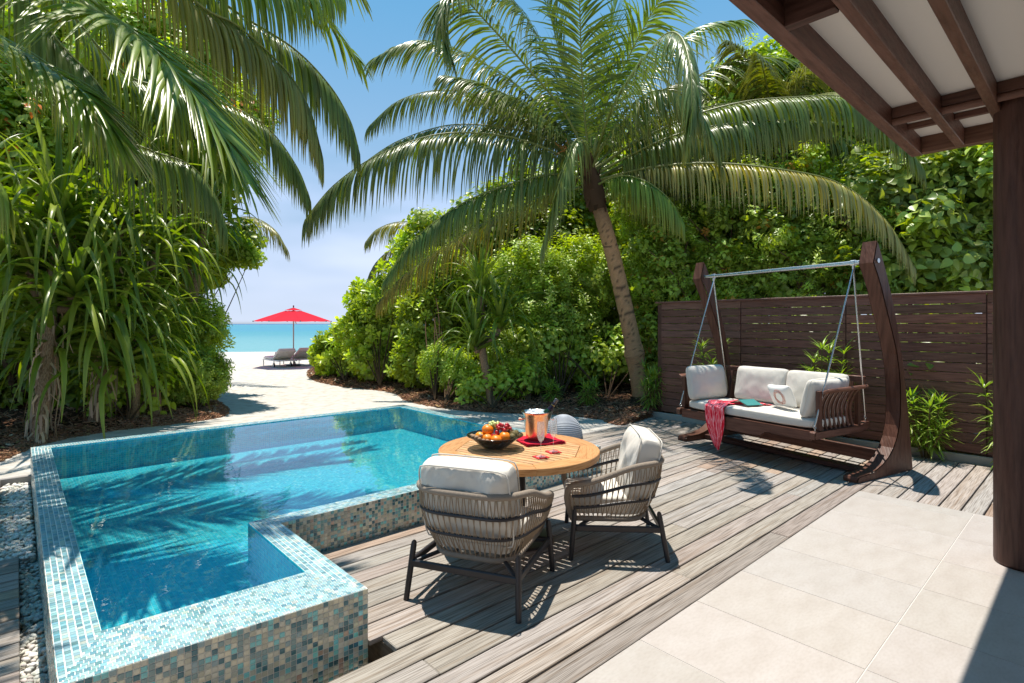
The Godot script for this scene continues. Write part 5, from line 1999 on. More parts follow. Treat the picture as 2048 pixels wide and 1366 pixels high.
func _pandanus(label: String, base: Vector3, heads: Array, length: float, n: int, skirt := true, lean := Vector3.ZERO, stiffest := 8) -> void:
	var o := thing("screw_pine", label, "screw pine", base, 0.0, "screw pines with hanging strap leaves")
	var main := []
	for h in heads:
		var c: Vector3 = h - base
		var mb := MB.new()
		mb.col = jitter(Color(0.42, 0.30, 0.20), 0.15)
		var line := _curve([Vector3(rand(-0.05, 0.05), -0.05, rand(-0.05, 0.05)), c * 0.5 + Vector3(rand(-0.1, 0.1), 0, rand(-0.1, 0.1)) + lean, c], 26)
		if main.is_empty(): main = line
		else: line = _curve([main[15], main[15].lerp(c, 0.6) + Vector3(0, -0.15, 0), c], 26)
		var rad := []
		for i in 27: rad.append(0.085 - 0.02 * i / 26.0 + 0.012 * (i % 2))
		mb.tube(line, rad, 10)
		part(o, "trunk", mb.done(), M.bark)
		for i in n:
			var v := mini(stiffest, int(pow(float(i) / n, 0.8) * (stiffest + 1.0)))
			var az := i * 2.39996 + rand(-0.25, 0.25)
			var s := length * rand(0.8, 1.15)
			part(o, "leaf", straps[v * 3 + rng.randi_range(0, 2)], M.strap_leaf, Transform3D(Basis(Vector3.UP, az) * Basis(Vector3.RIGHT, rand(-0.2, 0.2)).scaled(Vector3(s, s * rand(0.9, 1.1), lerpf(1.0, s, 0.5))), c + Vector3(0, 0.16 - 0.30 * i / n, 0)))
		if skirt and h == heads[0]:                                     # dead leaves hanging against the trunk
			mb = MB.new()
			for i in 90:
				var f := rng.randf()
				var p: Vector3 = line[int(f * 20.0)]
				var az := rand(0, TAU)
				var out := Vector3(cos(az), 0, sin(az))
				mb.col = jitter(Color(0.58, 0.42, 0.28), 0.3)
				var ln := rand(0.4, 0.9)
				var wd := out.cross(Vector3.UP)
				var a := p + out * 0.08
				var pts := [a, a + out * 0.10 + Vector3(0, -ln * 0.15, 0), a + out * rand(0.06, 0.16) + Vector3(0, -ln * 0.55, 0), a + out * rand(0.03, 0.2) + wd * rand(-0.1, 0.1) + Vector3(0, -ln, 0)]
				for k in 3:
					var w := 0.022 * (1.0 - k * 0.25)
					mb.quad(pts[k] - wd * w, pts[k] + wd * w, pts[k + 1] + wd * w * 0.7, pts[k + 1] - wd * w * 0.7, (out + Vector3.UP * 0.3).normalized())
			part(o, "dead_leaves", mb.done(), M.dry_leaf).set_meta("kind", "stuff")

# slender bushes of narrow pointed leaves on several canes
func _song(label: String, base: Vector3, h: float, canes: int, spread: float, seed_group := "narrow-leaved plants along the fence") -> void:
	var o := thing("narrow_leaf_plant", label, "plant", base, rand(0, 360), seed_group)
	for i in canes:
		var az := i * 2.4 + rand(-0.3, 0.3)
		var hh := h * rand(0.55, 1.0)
		var top := Vector3(cos(az) * spread * rand(0.3, 1.0), hh, sin(az) * spread * rand(0.3, 1.0))
		var line := _curve([Vector3(cos(az) * 0.03, -0.03, sin(az) * 0.03), top * Vector3(0.55, 0.5, 0.55), top], 10)
		var mb := MB.new()
		mb.col = Color(0.22, 0.19, 0.10)
		mb.tube(line, 0.010, 6)
		part(o, "cane", mb.done(), M.bark)
		mb = MB.new()
		for k in 44:
			var f := 0.30 + 0.70 * pow(k / 43.0, 0.7)
			var p: Vector3 = line[mini(10, int(f * 10.0))]
			var a := k * 2.4
			var el := lerpf(-0.15, 1.25, pow(k / 43.0, 2.0)) + rand(-0.2, 0.2)
			var d := Vector3(cos(a) * cos(el), sin(el), sin(a) * cos(el))
			var up := (Vector3.UP - d * d.y).normalized()
			mb.col = jitter(Color(0.28, 0.42, 0.06).lerp(Color(0.46, 0.54, 0.12), rng.randf() * rng.randf()), 0.2)
			_leaf(mb, p, d, up, rand(0.17, 0.26), rand(0.020, 0.028), "oval", rand(0.15, 0.6))
		part(o, "leaf_tuft", mb.done(), M.strap_leaf).set_meta("kind", "stuff")

func _mulch(called: String, front: Array, push: Vector3, depths: Array) -> void:
	var line := _curve(front, 90)
	var nz := FastNoiseLite.new()
	nz.seed = 5
	nz.frequency = 1.6
	var rows := []
	for r in depths.size():
		var row := []
		for p in line:
			var q: Vector3 = p + push * depths[r][0]
			q.y = depths[r][1] + (0.05 * nz.get_noise_2d(q.x, q.z) if r > 0 else 0.0)
			if r == 0: q += push.normalized() * 0.06 * nz.get_noise_2d(q.x * 2.0, q.z * 2.0)
			row.append(q)
		rows.append(row)
	var mb := MB.new()
	mb.grid(rows)
	if mb.n[200].y < 0.0:
		mb = MB.new(); mb.grid(rows, false, 1, 1, true)
	var root := structure(called, mb.done(), M.mulch_soil)
	var chip := MB.new()
	chip.box(Vector3.ZERO, Vector3(1.0, 0.10, 0.16), 0.0)
	var cm := chip.done()
	var xs := []
	var cs := []
	for i in 15000:
		var u := rng.randf() * 89.0
		var dd := pow(rng.randf(), 1.7) * (depths.size() - 1.001)
		var r := int(dd)
		var f := dd - r
		var j := int(u)
		var a: Vector3 = rows[r][j].lerp(rows[r][j + 1], u - j)
		var b: Vector3 = rows[r + 1][j].lerp(rows[r + 1][j + 1], u - j)
		var p := a.lerp(b, f) + Vector3(rand(-0.03, 0.03), rand(0.0, 0.025), rand(-0.03, 0.03))
		xs.append(Transform3D(Basis.from_euler(Vector3(rand(-0.5, 0.5), rand(0, TAU), rand(-0.5, 0.5))).scaled(Vector3.ONE * rand(0.03, 0.11)), p))
		cs.append(jitter(Color(0.24, 0.125, 0.075).lerp(Color(0.46, 0.28, 0.17), rng.randf() * rng.randf()), 0.4))
	scatter(root, "bark_chips", cm, M.mulch_chip, xs, cs)
	var fallen := []
	for i in 260:
		var u := rng.randi_range(0, 89)
		var r := rng.randi_range(0, 3)
		fallen.append(rows[r][u].lerp(rows[r + 1][u], rng.randf()) + Vector3(rand(-0.05, 0.05), 0.012, rand(-0.05, 0.05)))
	_litter(root, "fallen_leaves", fallen)

# fallen leaves: each a small curled leaf lying on the ground
func _litter(root: Node3D, called: String, spots: Array) -> void:
	var mb := MB.new()
	for p in spots:
		var a := rand(0, TAU)
		var d := Vector3(cos(a), 0.1, sin(a)).normalized()
		mb.col = jitter([Color(0.34, 0.20, 0.09), Color(0.45, 0.33, 0.14), Color(0.22, 0.13, 0.07), Color(0.50, 0.42, 0.30)][rng.randi_range(0, 3)], 0.3)
		_leaf(mb, p + Vector3(0, 0.012, 0), d, (Vector3.UP - d * d.y).normalized(), rand(0.06, 0.13), rand(0.03, 0.06), "oval", rand(-0.3, 0.1))
	part(root, called, mb.done(), M.dry_leaf).set_meta("kind", "stuff")

func _greenery() -> void:
	var m: StandardMaterial3D
	m = leaf_mat("palm_leaf", 0.33, 0.45, Color(0.84, 0.84, 0.18))
	m = leaf_mat("leaf", 0.36, 0.5, Color(0.98, 0.96, 0.25))
	m = leaf_mat("strap_leaf", 0.34, 0.5, Color(0.86, 0.92, 0.2))
	m = leaf_mat("dry_leaf", 0.85, 0.2, Color(0.45, 0.32, 0.18))
	m = mat("frond_stalk", Color(1, 1, 1), 0.45, 0.0, 0.45)
	m.vertex_color_use_as_albedo = true
	m = mat("bark", Color(1, 1, 1), 0.9, 0.0, 0.2)
	m.vertex_color_use_as_albedo = true
	m.albedo_texture = noise_tex(0.04, 201, [[0.0, Color(0.5, 0.46, 0.42)], [0.5, Color(0.85, 0.83, 0.8)], [1.0, Color(1, 1, 1)]], 512, 5)
	m.normal_enabled = true
	m.normal_texture = noise_tex(0.05, 202, [], 512, 5, FastNoiseLite.TYPE_SIMPLEX_SMOOTH, true, 6.0)
	m.uv1_scale = Vector3(3, 2, 1)
	rng.seed = 501
	_strap_meshes()
	_beds()
	_main_palm()
	_left_palm()
	_far_palms()
	_left_side()
	_right_side()

func _beds() -> void:
	rng.seed = 600
	var prof := [[0.0, -0.03], [0.03, 0.035], [0.08, 0.085], [0.2, 0.12], [0.5, 0.14], [1.0, 0.12]]
	var right := []
	for p in [[640, 728], [617, 742], [625, 760], [680, 772], [745, 780], [790, 788], [818, 806], [880, 816], [960, 822], [1050, 827], [1130, 831], [1198, 838], [1238, 850], [1285, 838], [1330, 826], [1352, 812]]: right.append(on_ground(p[0], p[1], -0.02))
	_mulch("mulch_bed", right, Vector3(4.5, 0, -4.5), prof)
	var left := []
	for p in [[-400, 1000], [-160, 960], [-20, 930], [75, 893], [200, 868], [330, 852], [410, 841], [448, 830], [452, 818], [430, 806], [400, 795], [380, 780]]: left.append(on_ground(p[0], p[1], -0.02))
	_mulch("mulch_bed", left, Vector3(-5.0, 0, -2.6), prof)

func _main_palm() -> void:
	rng.seed = 700
	var base := on_ground(1288, 806, 0.06)
	var palm := thing("coconut_palm", "leaning coconut palm with a ringed trunk between the pool and the swing", "palm tree", base)
	var D := 11.6
	var pts := []
	for p in [[1283, 812, 11.75], [1272, 735, 11.75], [1266, 690, 11.75], [1249, 610, 11.7], [1228, 520, 11.65], [1210, 455, 11.6], [1192, 395, 11.6]]: pts.append(spot(p[0], p[1], p[2]) - base)
	var line := _curve(pts, 120)
	var mb := MB.new()
	var rows := []
	var tint := []
	for i in 121:
		var f := i / 120.0
		var r := lerpf(0.18, 0.145, f) + 0.045 * exp(-pow((f - 0.27) / 0.07, 2.0)) - 0.02 * exp(-pow((f - 0.1) / 0.1, 2.0))
		var ring := fposmod(f * 30.0 + 0.15 * sin(f * 60.0), 1.0)
		r += 0.010 * ring
		var d: Vector3 = (line[mini(i + 1, 120)] - line[maxi(i - 1, 0)]).normalized()
		var u := d.cross(Vector3.FORWARD).normalized()
		var w := d.cross(u)
		var row := []
		for k in 22:
			var a := TAU * k / 22
			row.append(line[i] + (u * cos(a) + w * sin(a)) * r + d * 0.02 * sin(a * 2.0 + i * 0.3))
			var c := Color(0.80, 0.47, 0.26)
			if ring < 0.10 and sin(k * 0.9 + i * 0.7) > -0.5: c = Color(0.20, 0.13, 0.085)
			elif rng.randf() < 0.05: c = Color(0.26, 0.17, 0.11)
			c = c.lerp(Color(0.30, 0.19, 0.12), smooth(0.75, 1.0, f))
			tint.append(jitter(c, 0.12))
		rows.append(row)
	mb.grid(rows, true, 3, 10)
	var out: Vector3 = mb.v[22 * 60] - line[60]
	if mb.n[22 * 60].dot(out) < 0.0:
		mb = MB.new(); mb.grid(rows, true, 3, 10, true)
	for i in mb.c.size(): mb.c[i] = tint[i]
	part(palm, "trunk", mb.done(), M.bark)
	# fibre and old leaf bases under the crown
	mb = MB.new()
	for i in 60:
		var f := rng.randf()
		var c := spot(1196 - 26 * f, 410 - 75 * f, D) - base
		var az := rand(0, TAU)
		var o := Vector3(cos(az), 0, sin(az))
		var wd := o.cross(Vector3.UP)
		mb.col = jitter(Color(0.12, 0.06, 0.035), 0.4)
		var a := c + o * 0.17
		var b := a + Vector3(0, rand(0.05, 0.32) * (1 if i % 3 else -1), 0) + o * rand(0.0, 0.12)
		mb.quad(a - wd * 0.06, a + wd * 0.06, b + wd * 0.025, b - wd * 0.025, (o + Vector3(0, 0.2, 0)).normalized())
	var core := []
	for i in 9: core.append(spot(1196 - 26 * i / 8.0, 420 - 110 * i / 8.0, D) - base)
	mb.col = Color(0.10, 0.055, 0.035)
	mb.tube(core, [0.18, 0.21, 0.23, 0.23, 0.21, 0.18, 0.15, 0.10, 0.05], 12)
	part(palm, "fibre_sheath", mb.done(), M.dry_leaf)
	var green := Color(0.085, 0.15, 0.028)
	var lush := Color(0.12, 0.22, 0.025)
	var dull := Color(0.075, 0.125, 0.032)
	var tip := Color(0.32, 0.27, 0.06)
	var gold := Color(0.46, 0.34, 0.05)
	# rachis points as [across, up, distance]; then leaflet length, droop, pairs, width
	var F := [
		[[[1178, 345, 11.6], [1110, 305, 11.3], [1010, 272, 11.0], [880, 268, 10.7], [760, 308, 10.4], [670, 368, 10.2], [615, 432, 10.1]], 1.59, 3.32, 106, 0.046, dull, tip],
		[[[1172, 330, 11.7], [1100, 280, 11.8], [1010, 255, 11.9], [900, 250, 12.0], [800, 280, 12.0], [735, 320, 12.0]], 1.18, 2.62, 80, 0.040, dull, tip],
		[[[1175, 320, 11.6], [1128, 224, 11.2], [1039, 117, 10.7], [974, 45, 10.2], [925, -5, 9.7], [892, 0, 9.4], [880, 50, 9.2], [895, 100, 9.1]], 1.35, 1.35, 104, 0.044, green, tip],
		[[[1172, 325, 11.7], [1100, 232, 12.0], [1005, 150, 12.2], [900, 95, 12.3], [820, 85, 12.3], [745, 118, 12.2]], 1.35, 1.35, 104, 0.044, green, tip],
		[[[1178, 315, 11.6], [1168, 220, 11.4], [1162, 100, 11.0], [1158, -60, 10.3], [1160, -200, 9.6]], 1.45, 0.60, 92, 0.050, green, lush],
		[[[1184, 318, 11.6], [1210, 215, 11.5], [1262, 105, 11.2], [1318, 0, 10.8], [1375, -90, 10.3]], 1.45, 0.90, 96, 0.050, lush, lush],
		[[[1186, 325, 11.6], [1225, 215, 10.2], [1282, 125, 8.9], [1330, 70, 7.8], [1362, 74, 7.1], [1380, 130, 6.6], [1384, 200, 6.4], [1374, 262, 6.4]], 1.18, 2.80, 106, 0.041, green, gold],
		[[[1186, 340, 11.6], [1270, 285, 11.4], [1373, 236, 11.1], [1480, 205, 10.7], [1590, 194, 10.3], [1688, 194, 10.0], [1762, 232, 9.7], [1842, 328, 9.5]], 1.35, 3.32, 115, 0.046, green, tip],
		[[[1188, 350, 11.6], [1285, 298, 11.2], [1370, 264, 10.9], [1467, 246, 10.6], [1560, 240, 10.4], [1662, 241, 10.3]], 1.18, 3.50, 92, 0.046, green, tip],
		[[[1188, 362, 11.6], [1300, 335, 11.0], [1420, 326, 10.4], [1559, 338, 9.8], [1678, 366, 9.5], [1769, 437, 9.3], [1827, 529, 9.2]], 1.00, 4.00, 98, 0.042, Color(0.24, 0.27, 0.075), Color(0.42, 0.36, 0.12)],
		[[[1174, 350, 11.5], [1168, 285, 11.1], [1150, 282, 10.8], [1134, 322, 10.6], [1118, 370, 10.5], [1102, 430, 10.5], [1088, 480, 10.5]], 1.29, 2.62, 69, 0.045, Color(0.13, 0.20, 0.04), tip],
		[[[1176, 362, 11.6], [1118, 348, 11.2], [1040, 362, 10.9], [946, 396, 10.7], [880, 436, 10.6], [820, 488, 10.5], [770, 556, 10.5]], 1.12, 3.50, 98, 0.045, green, gold],
		[[[1176, 372, 11.8], [1080, 395, 12.1], [980, 440, 12.3], [890, 492, 12.4], [810, 548, 12.4], [758, 602, 12.4]], 1.18, 2.98, 80, 0.040, Color(0.20, 0.20, 0.035), gold],
		[[[1190, 372, 11.5], [1240, 352, 11.0], [1290, 362, 10.6], [1335, 395, 10.4], [1366, 440, 10.3]], 1.11, 3.50, 69, 0.041, lush, gold],
		[[[1176, 322, 11.8], [1120, 258, 12.2], [1060, 228, 12.5], [1000, 240, 12.7], [950, 275, 12.8]], 1.04, 0.74, 68, 0.048, green, tip],
		[[[1188, 335, 11.8], [1290, 235, 12.3], [1400, 150, 12.7], [1500, 118, 13.0], [1590, 125, 13.2], [1680, 170, 13.3], [1740, 225, 13.3]], 1.41, 1.35, 96, 0.045, green, tip],
		[[[1190, 355, 11.9], [1300, 320, 12.5], [1400, 305, 13.0], [1500, 315, 13.4], [1580, 350, 13.6]], 1.65, 3.85, 87, 0.045, dull, tip],
		[[[1180, 325, 11.8], [1225, 225, 12.4], [1300, 130, 13.0], [1390, 60, 13.4], [1480, 40, 13.6]], 1.50, 1.35, 96, 0.053, lush, tip],
		[[[1174, 320, 11.8], [1135, 215, 12.3], [1095, 110, 12.7], [1040, 20, 12.9], [975, -30, 13.0]], 1.39, 1.35, 96, 0.053, green, tip],
		[[[1186, 366, 11.7], [1260, 352, 12.3], [1350, 372, 12.8], [1420, 420, 13.0], [1465, 480, 13.1]], 1.29, 3.50, 75, 0.041, dull, gold]]
	F.append([[[1178, 330, 11.9], [1100, 262, 12.4], [1000, 205, 12.9], [890, 180, 13.2], [800, 200, 13.4], [740, 250, 13.4]], 1.30, 2.20, 96, 0.042, dull, tip])
	F.append([[[1180, 322, 11.9], [1190, 200, 12.2], [1215, 80, 12.4], [1250, -60, 12.4]], 1.40, 0.40, 90, 0.052, lush, lush])
	F.append([[[1178, 322, 12.0], [1140, 180, 12.4], [1105, 50, 12.5], [1075, -90, 12.4]], 1.40, 0.45, 90, 0.052, green, lush])
	F.append([[[1188, 345, 11.7], [1290, 270, 11.9], [1410, 215, 12.1], [1530, 210, 12.2], [1640, 260, 12.2], [1700, 330, 12.2]], 1.40, 2.60, 100, 0.042, green, tip])
	F.append([[[1188, 358, 11.7], [1290, 312, 12.2], [1400, 290, 12.6], [1510, 290, 12.9], [1600, 320, 13.0], [1660, 380, 13.0]], 1.50, 3.00, 100, 0.042, dull, gold])
	F.append([[[1184, 335, 11.5], [1230, 250, 10.9], [1290, 190, 10.5], [1350, 185, 10.2], [1410, 240, 10.0], [1440, 320, 10.0]], 1.20, 2.40, 90, 0.042, green, gold])
	for f in F:
		var c := []
		for p in f[0]: c.append(spot(p[0], p[1], p[2]) - base)
		_frond(palm, c, f[1], f[2], f[3], f[4], f[5], f[6], Vector3(1, 0, 0.1) if f[0][3][1] < 0 and f[0][3][0] < 1200 and f[0][3][0] > 1100 else Vector3.ZERO)
	for k in 4:                            # fill of the crown's upper half
		var az: float = [2.6, 3.3, 0.3, 2.0][k]
		var el: float = [0.95, 0.80, 0.95, 1.05][k]
		var c0 := spot(1178, 325, 11.7) - base
		var q := []
		for i in 7:
			var f := i / 6.0
			q.append(c0 + Vector3(cos(az) * cos(el) * 4.4 * f, sin(el) * 4.4 * f - 1.5 * f * f, -sin(az) * cos(el) * 4.4 * f))
		_frond(palm, q, 1.35, 1.5, 96, 0.044, green if k % 2 else dull, tip)
	# orange flower stalks at the heart
	mb = MB.new()
	mb.col = Color(0.55, 0.20, 0.04)
	for i in 26:
		var a := spot(1160, 320, 11.4) - base
		mb.tube(_curve([a, a + Vector3(rand(-0.25, 0.1), rand(0.1, 0.3), rand(-0.1, 0.1)), a + Vector3(rand(-0.55, 0.0), rand(-0.1, 0.4), rand(-0.2, 0.2))], 6), 0.006, 4, false)
	part(palm, "flower_stalks", mb.done(), M.frond_stalk).set_meta("kind", "stuff")

func _left_palm() -> void:
	rng.seed = 800
	var base := Vector3(-7.6, 0.05, -6.6)
	var palm := thing("coconut_palm", "coconut palm whose long fronds hang over the pool from the upper left", "palm tree", base)
	var crown := Vector3(-6.6, 7.6, -6.3) - base
	var mb := MB.new()
	mb.col = Color(0.34, 0.24, 0.16)
	mb.tube(_curve([Vector3.ZERO, crown * 0.5 + Vector3(-0.2, 0, 0), crown], 30), 0.17, 14)
	part(palm, "trunk", mb.done(), M.bark)
	var green := Color(0.12, 0.215, 0.022)
	var deep := Color(0.085, 0.15, 0.03)
	var tip := Color(0.34, 0.30, 0.05)
	var gold := Color(0.45, 0.34, 0.06)
	var F := [
		[[[-60, -420, 5.6], [60, -150, 5.2], [162, 0, 4.9], [237, 42, 4.7], [312, 103, 4.6], [384, 183, 4.5], [440, 262, 4.45], [475, 330, 4.4]], 1.33, 0.46, 95, 0.053, green, tip],
		[[[-420, -420, 5.6], [-300, -150, 5.0], [-190, -20, 4.6], [-90, 40, 4.4], [0, 85, 4.3], [90, 130, 4.25], [170, 190, 4.2], [230, 262, 4.2]], 1.21, 0.50, 98, 0.048, green, tip],
		[[[-100, -560, 6.2], [150, -230, 6.6], [388, 0, 7.2], [476, 52, 7.6], [571, 139, 8.0], [618, 215, 8.2], [642, 300, 8.3]], 1.47, 4.20, 106, 0.045, Color(0.13, 0.165, 0.03), gold],
		[[[-60, -560, 6.4], [250, -160, 7.4], [450, 8, 8.2], [586, 96, 8.8], [660, 172, 9.1], [700, 240, 9.2], [716, 292, 9.2]], 1.35, 4.20, 106, 0.044, deep, tip],
		[[[-120, -520, 6.4], [80, -60, 7.4], [240, 140, 8.4], [340, 175, 9.0], [439, 202, 9.4], [535, 256, 9.7], [592, 330, 9.9], [616, 385, 9.9]], 1.41, 4.20, 106, 0.044, deep, tip],
		[[[-60, -560, 6.2], [280, -180, 7.0], [440, -60, 7.6], [540, -30, 8.0], [620, -22, 8.3], [680, -14, 8.5]], 1.18, 3.50, 80, 0.041, green, tip],
		[[[-120, -520, 6.4], [60, 60, 7.6], [200, 250, 8.6], [300, 300, 9.0], [380, 330, 9.3], [430, 390, 9.5], [452, 450, 9.5]], 1.41, 4.55, 92, 0.041, deep, tip],
		[[[-120, -520, 6.2], [0, -120, 6.3], [100, 60, 6.4], [190, 160, 6.5], [260, 260, 6.6]], 1.41, 3.15, 92, 0.044, deep, tip],
		[[[-300, -450, 5.8], [-240, 0, 6.0], [-160, 160, 6.2], [-70, 260, 6.4], [10, 380, 6.5]], 1.53, 2.80, 92, 0.044, green, tip],
		[[[-160, -600, 6.6], [40, -260, 8.0], [160, -40, 9.4], [240, 60, 10.4], [300, 160, 11.0]], 1.41, 3.15, 92, 0.044, deep, tip]]
	for k in 7:                            # more of the crown, spread over the pool above the view
		var az: float = [-0.15, 0.25, 0.6, 0.95, 1.3, 1.7, -0.6][k]
		var dir := Vector3(cos(az), 0, sin(az))
		var q := []
		for s in 6: q.append(crown + dir * (s * rand(0.92, 1.02)) + Vector3(0, 0.55 * s - 0.17 * s * s, 0))
		_frond(palm, q, 1.35, 0.7, 90, 0.055, green, tip, Vector3.ZERO, 0.034, 0.14, 0.1)
	for f in F:
		var c := [crown]
		for p in f[0].slice(1): c.append(spot(p[0], p[1], p[2]) - base)
		_frond(palm, c, f[1], f[2], f[3], f[4], f[5], f[6], Vector3.ZERO, 0.034, 0.14, 0.12)

func _far_palms() -> void:
	rng.seed = 850
	for s in [["coconut palm far left whose frond tip shows against the sky beside the sea", Vector3(-10.4, 0, -17.0), [[[430, 470, 16.5], [470, 438, 16.3], [510, 436, 16.0], [548, 458, 15.8], [572, 494, 15.7]], [[300, 500, 16.5], [350, 440, 16.3], [410, 420, 16.0], [460, 450, 15.9]]], spot(330, 470, 16.8)],
		["coconut palm behind the tall green shrub whose two pale tips reach the sky", Vector3(-2.4, 0, -18.5), [[[900, 470, 18.0], [850, 446, 17.8], [795, 444, 17.5], [755, 458, 17.4], [735, 478, 17.3]], [[900, 500, 18.0], [840, 484, 17.6], [790, 494, 17.3], [752, 525, 17.2], [736, 556, 17.1]], [[880, 540, 18.0], [830, 535, 17.6], [780, 552, 17.3], [735, 585, 17.2], [718, 602, 17.1]]], spot(940, 480, 18.2)]]:
		var palm := thing("coconut_palm", s[0], "palm tree", s[1])
		var cr: Vector3 = s[3] - s[1]
		var mb := MB.new()
		mb.col = Color(0.34, 0.25, 0.17)
		mb.tube(_curve([Vector3.ZERO, cr * 0.5, cr], 14), 0.15, 10)
		part(palm, "trunk", mb.done(), M.bark)
		for f in s[2]:
			var c := [cr]
			for p in f: c.append(spot(p[0], p[1], p[2]) - s[1])
			_frond(palm, c, 1.2, 2.0, 60, 0.04, Color(0.17, 0.20, 0.06), Color(0.42, 0.36, 0.12))

	rng.seed = 870
	var b2 := ab(10.6, 3.6, 0.0)
	var second := thing("coconut_palm", "second coconut palm behind the fence, its fronds tangled in the trees near the roof", "palm tree", b2)
	var c2 := spot(1545, 255, 13.4) - b2
	var tm := MB.new()
	tm.col = Color(0.40, 0.29, 0.19)
	tm.tube(_curve([Vector3.ZERO, c2 * 0.5 + Vector3(0.2, 0, 0.1), c2], 20), 0.15, 12)
	part(second, "trunk", tm.done(), M.bark)
	for k in 17:
		var az := k * 2.4 + 0.3
		var el := lerpf(1.25, -0.25, k / 16.0)
		var ln := rand(3.2, 4.0)
		var q := []
		for i in 7:
			var f := i / 6.0
			q.append(c2 + Vector3(cos(az) * cos(el) * ln * f, sin(el) * ln * f - ln * 0.42 * f * f, sin(az) * cos(el) * ln * f))
		_frond(second, q, 1.15, 1.6, 76, 0.042, Color(0.12, 0.165, 0.03), Color(0.36, 0.30, 0.07))

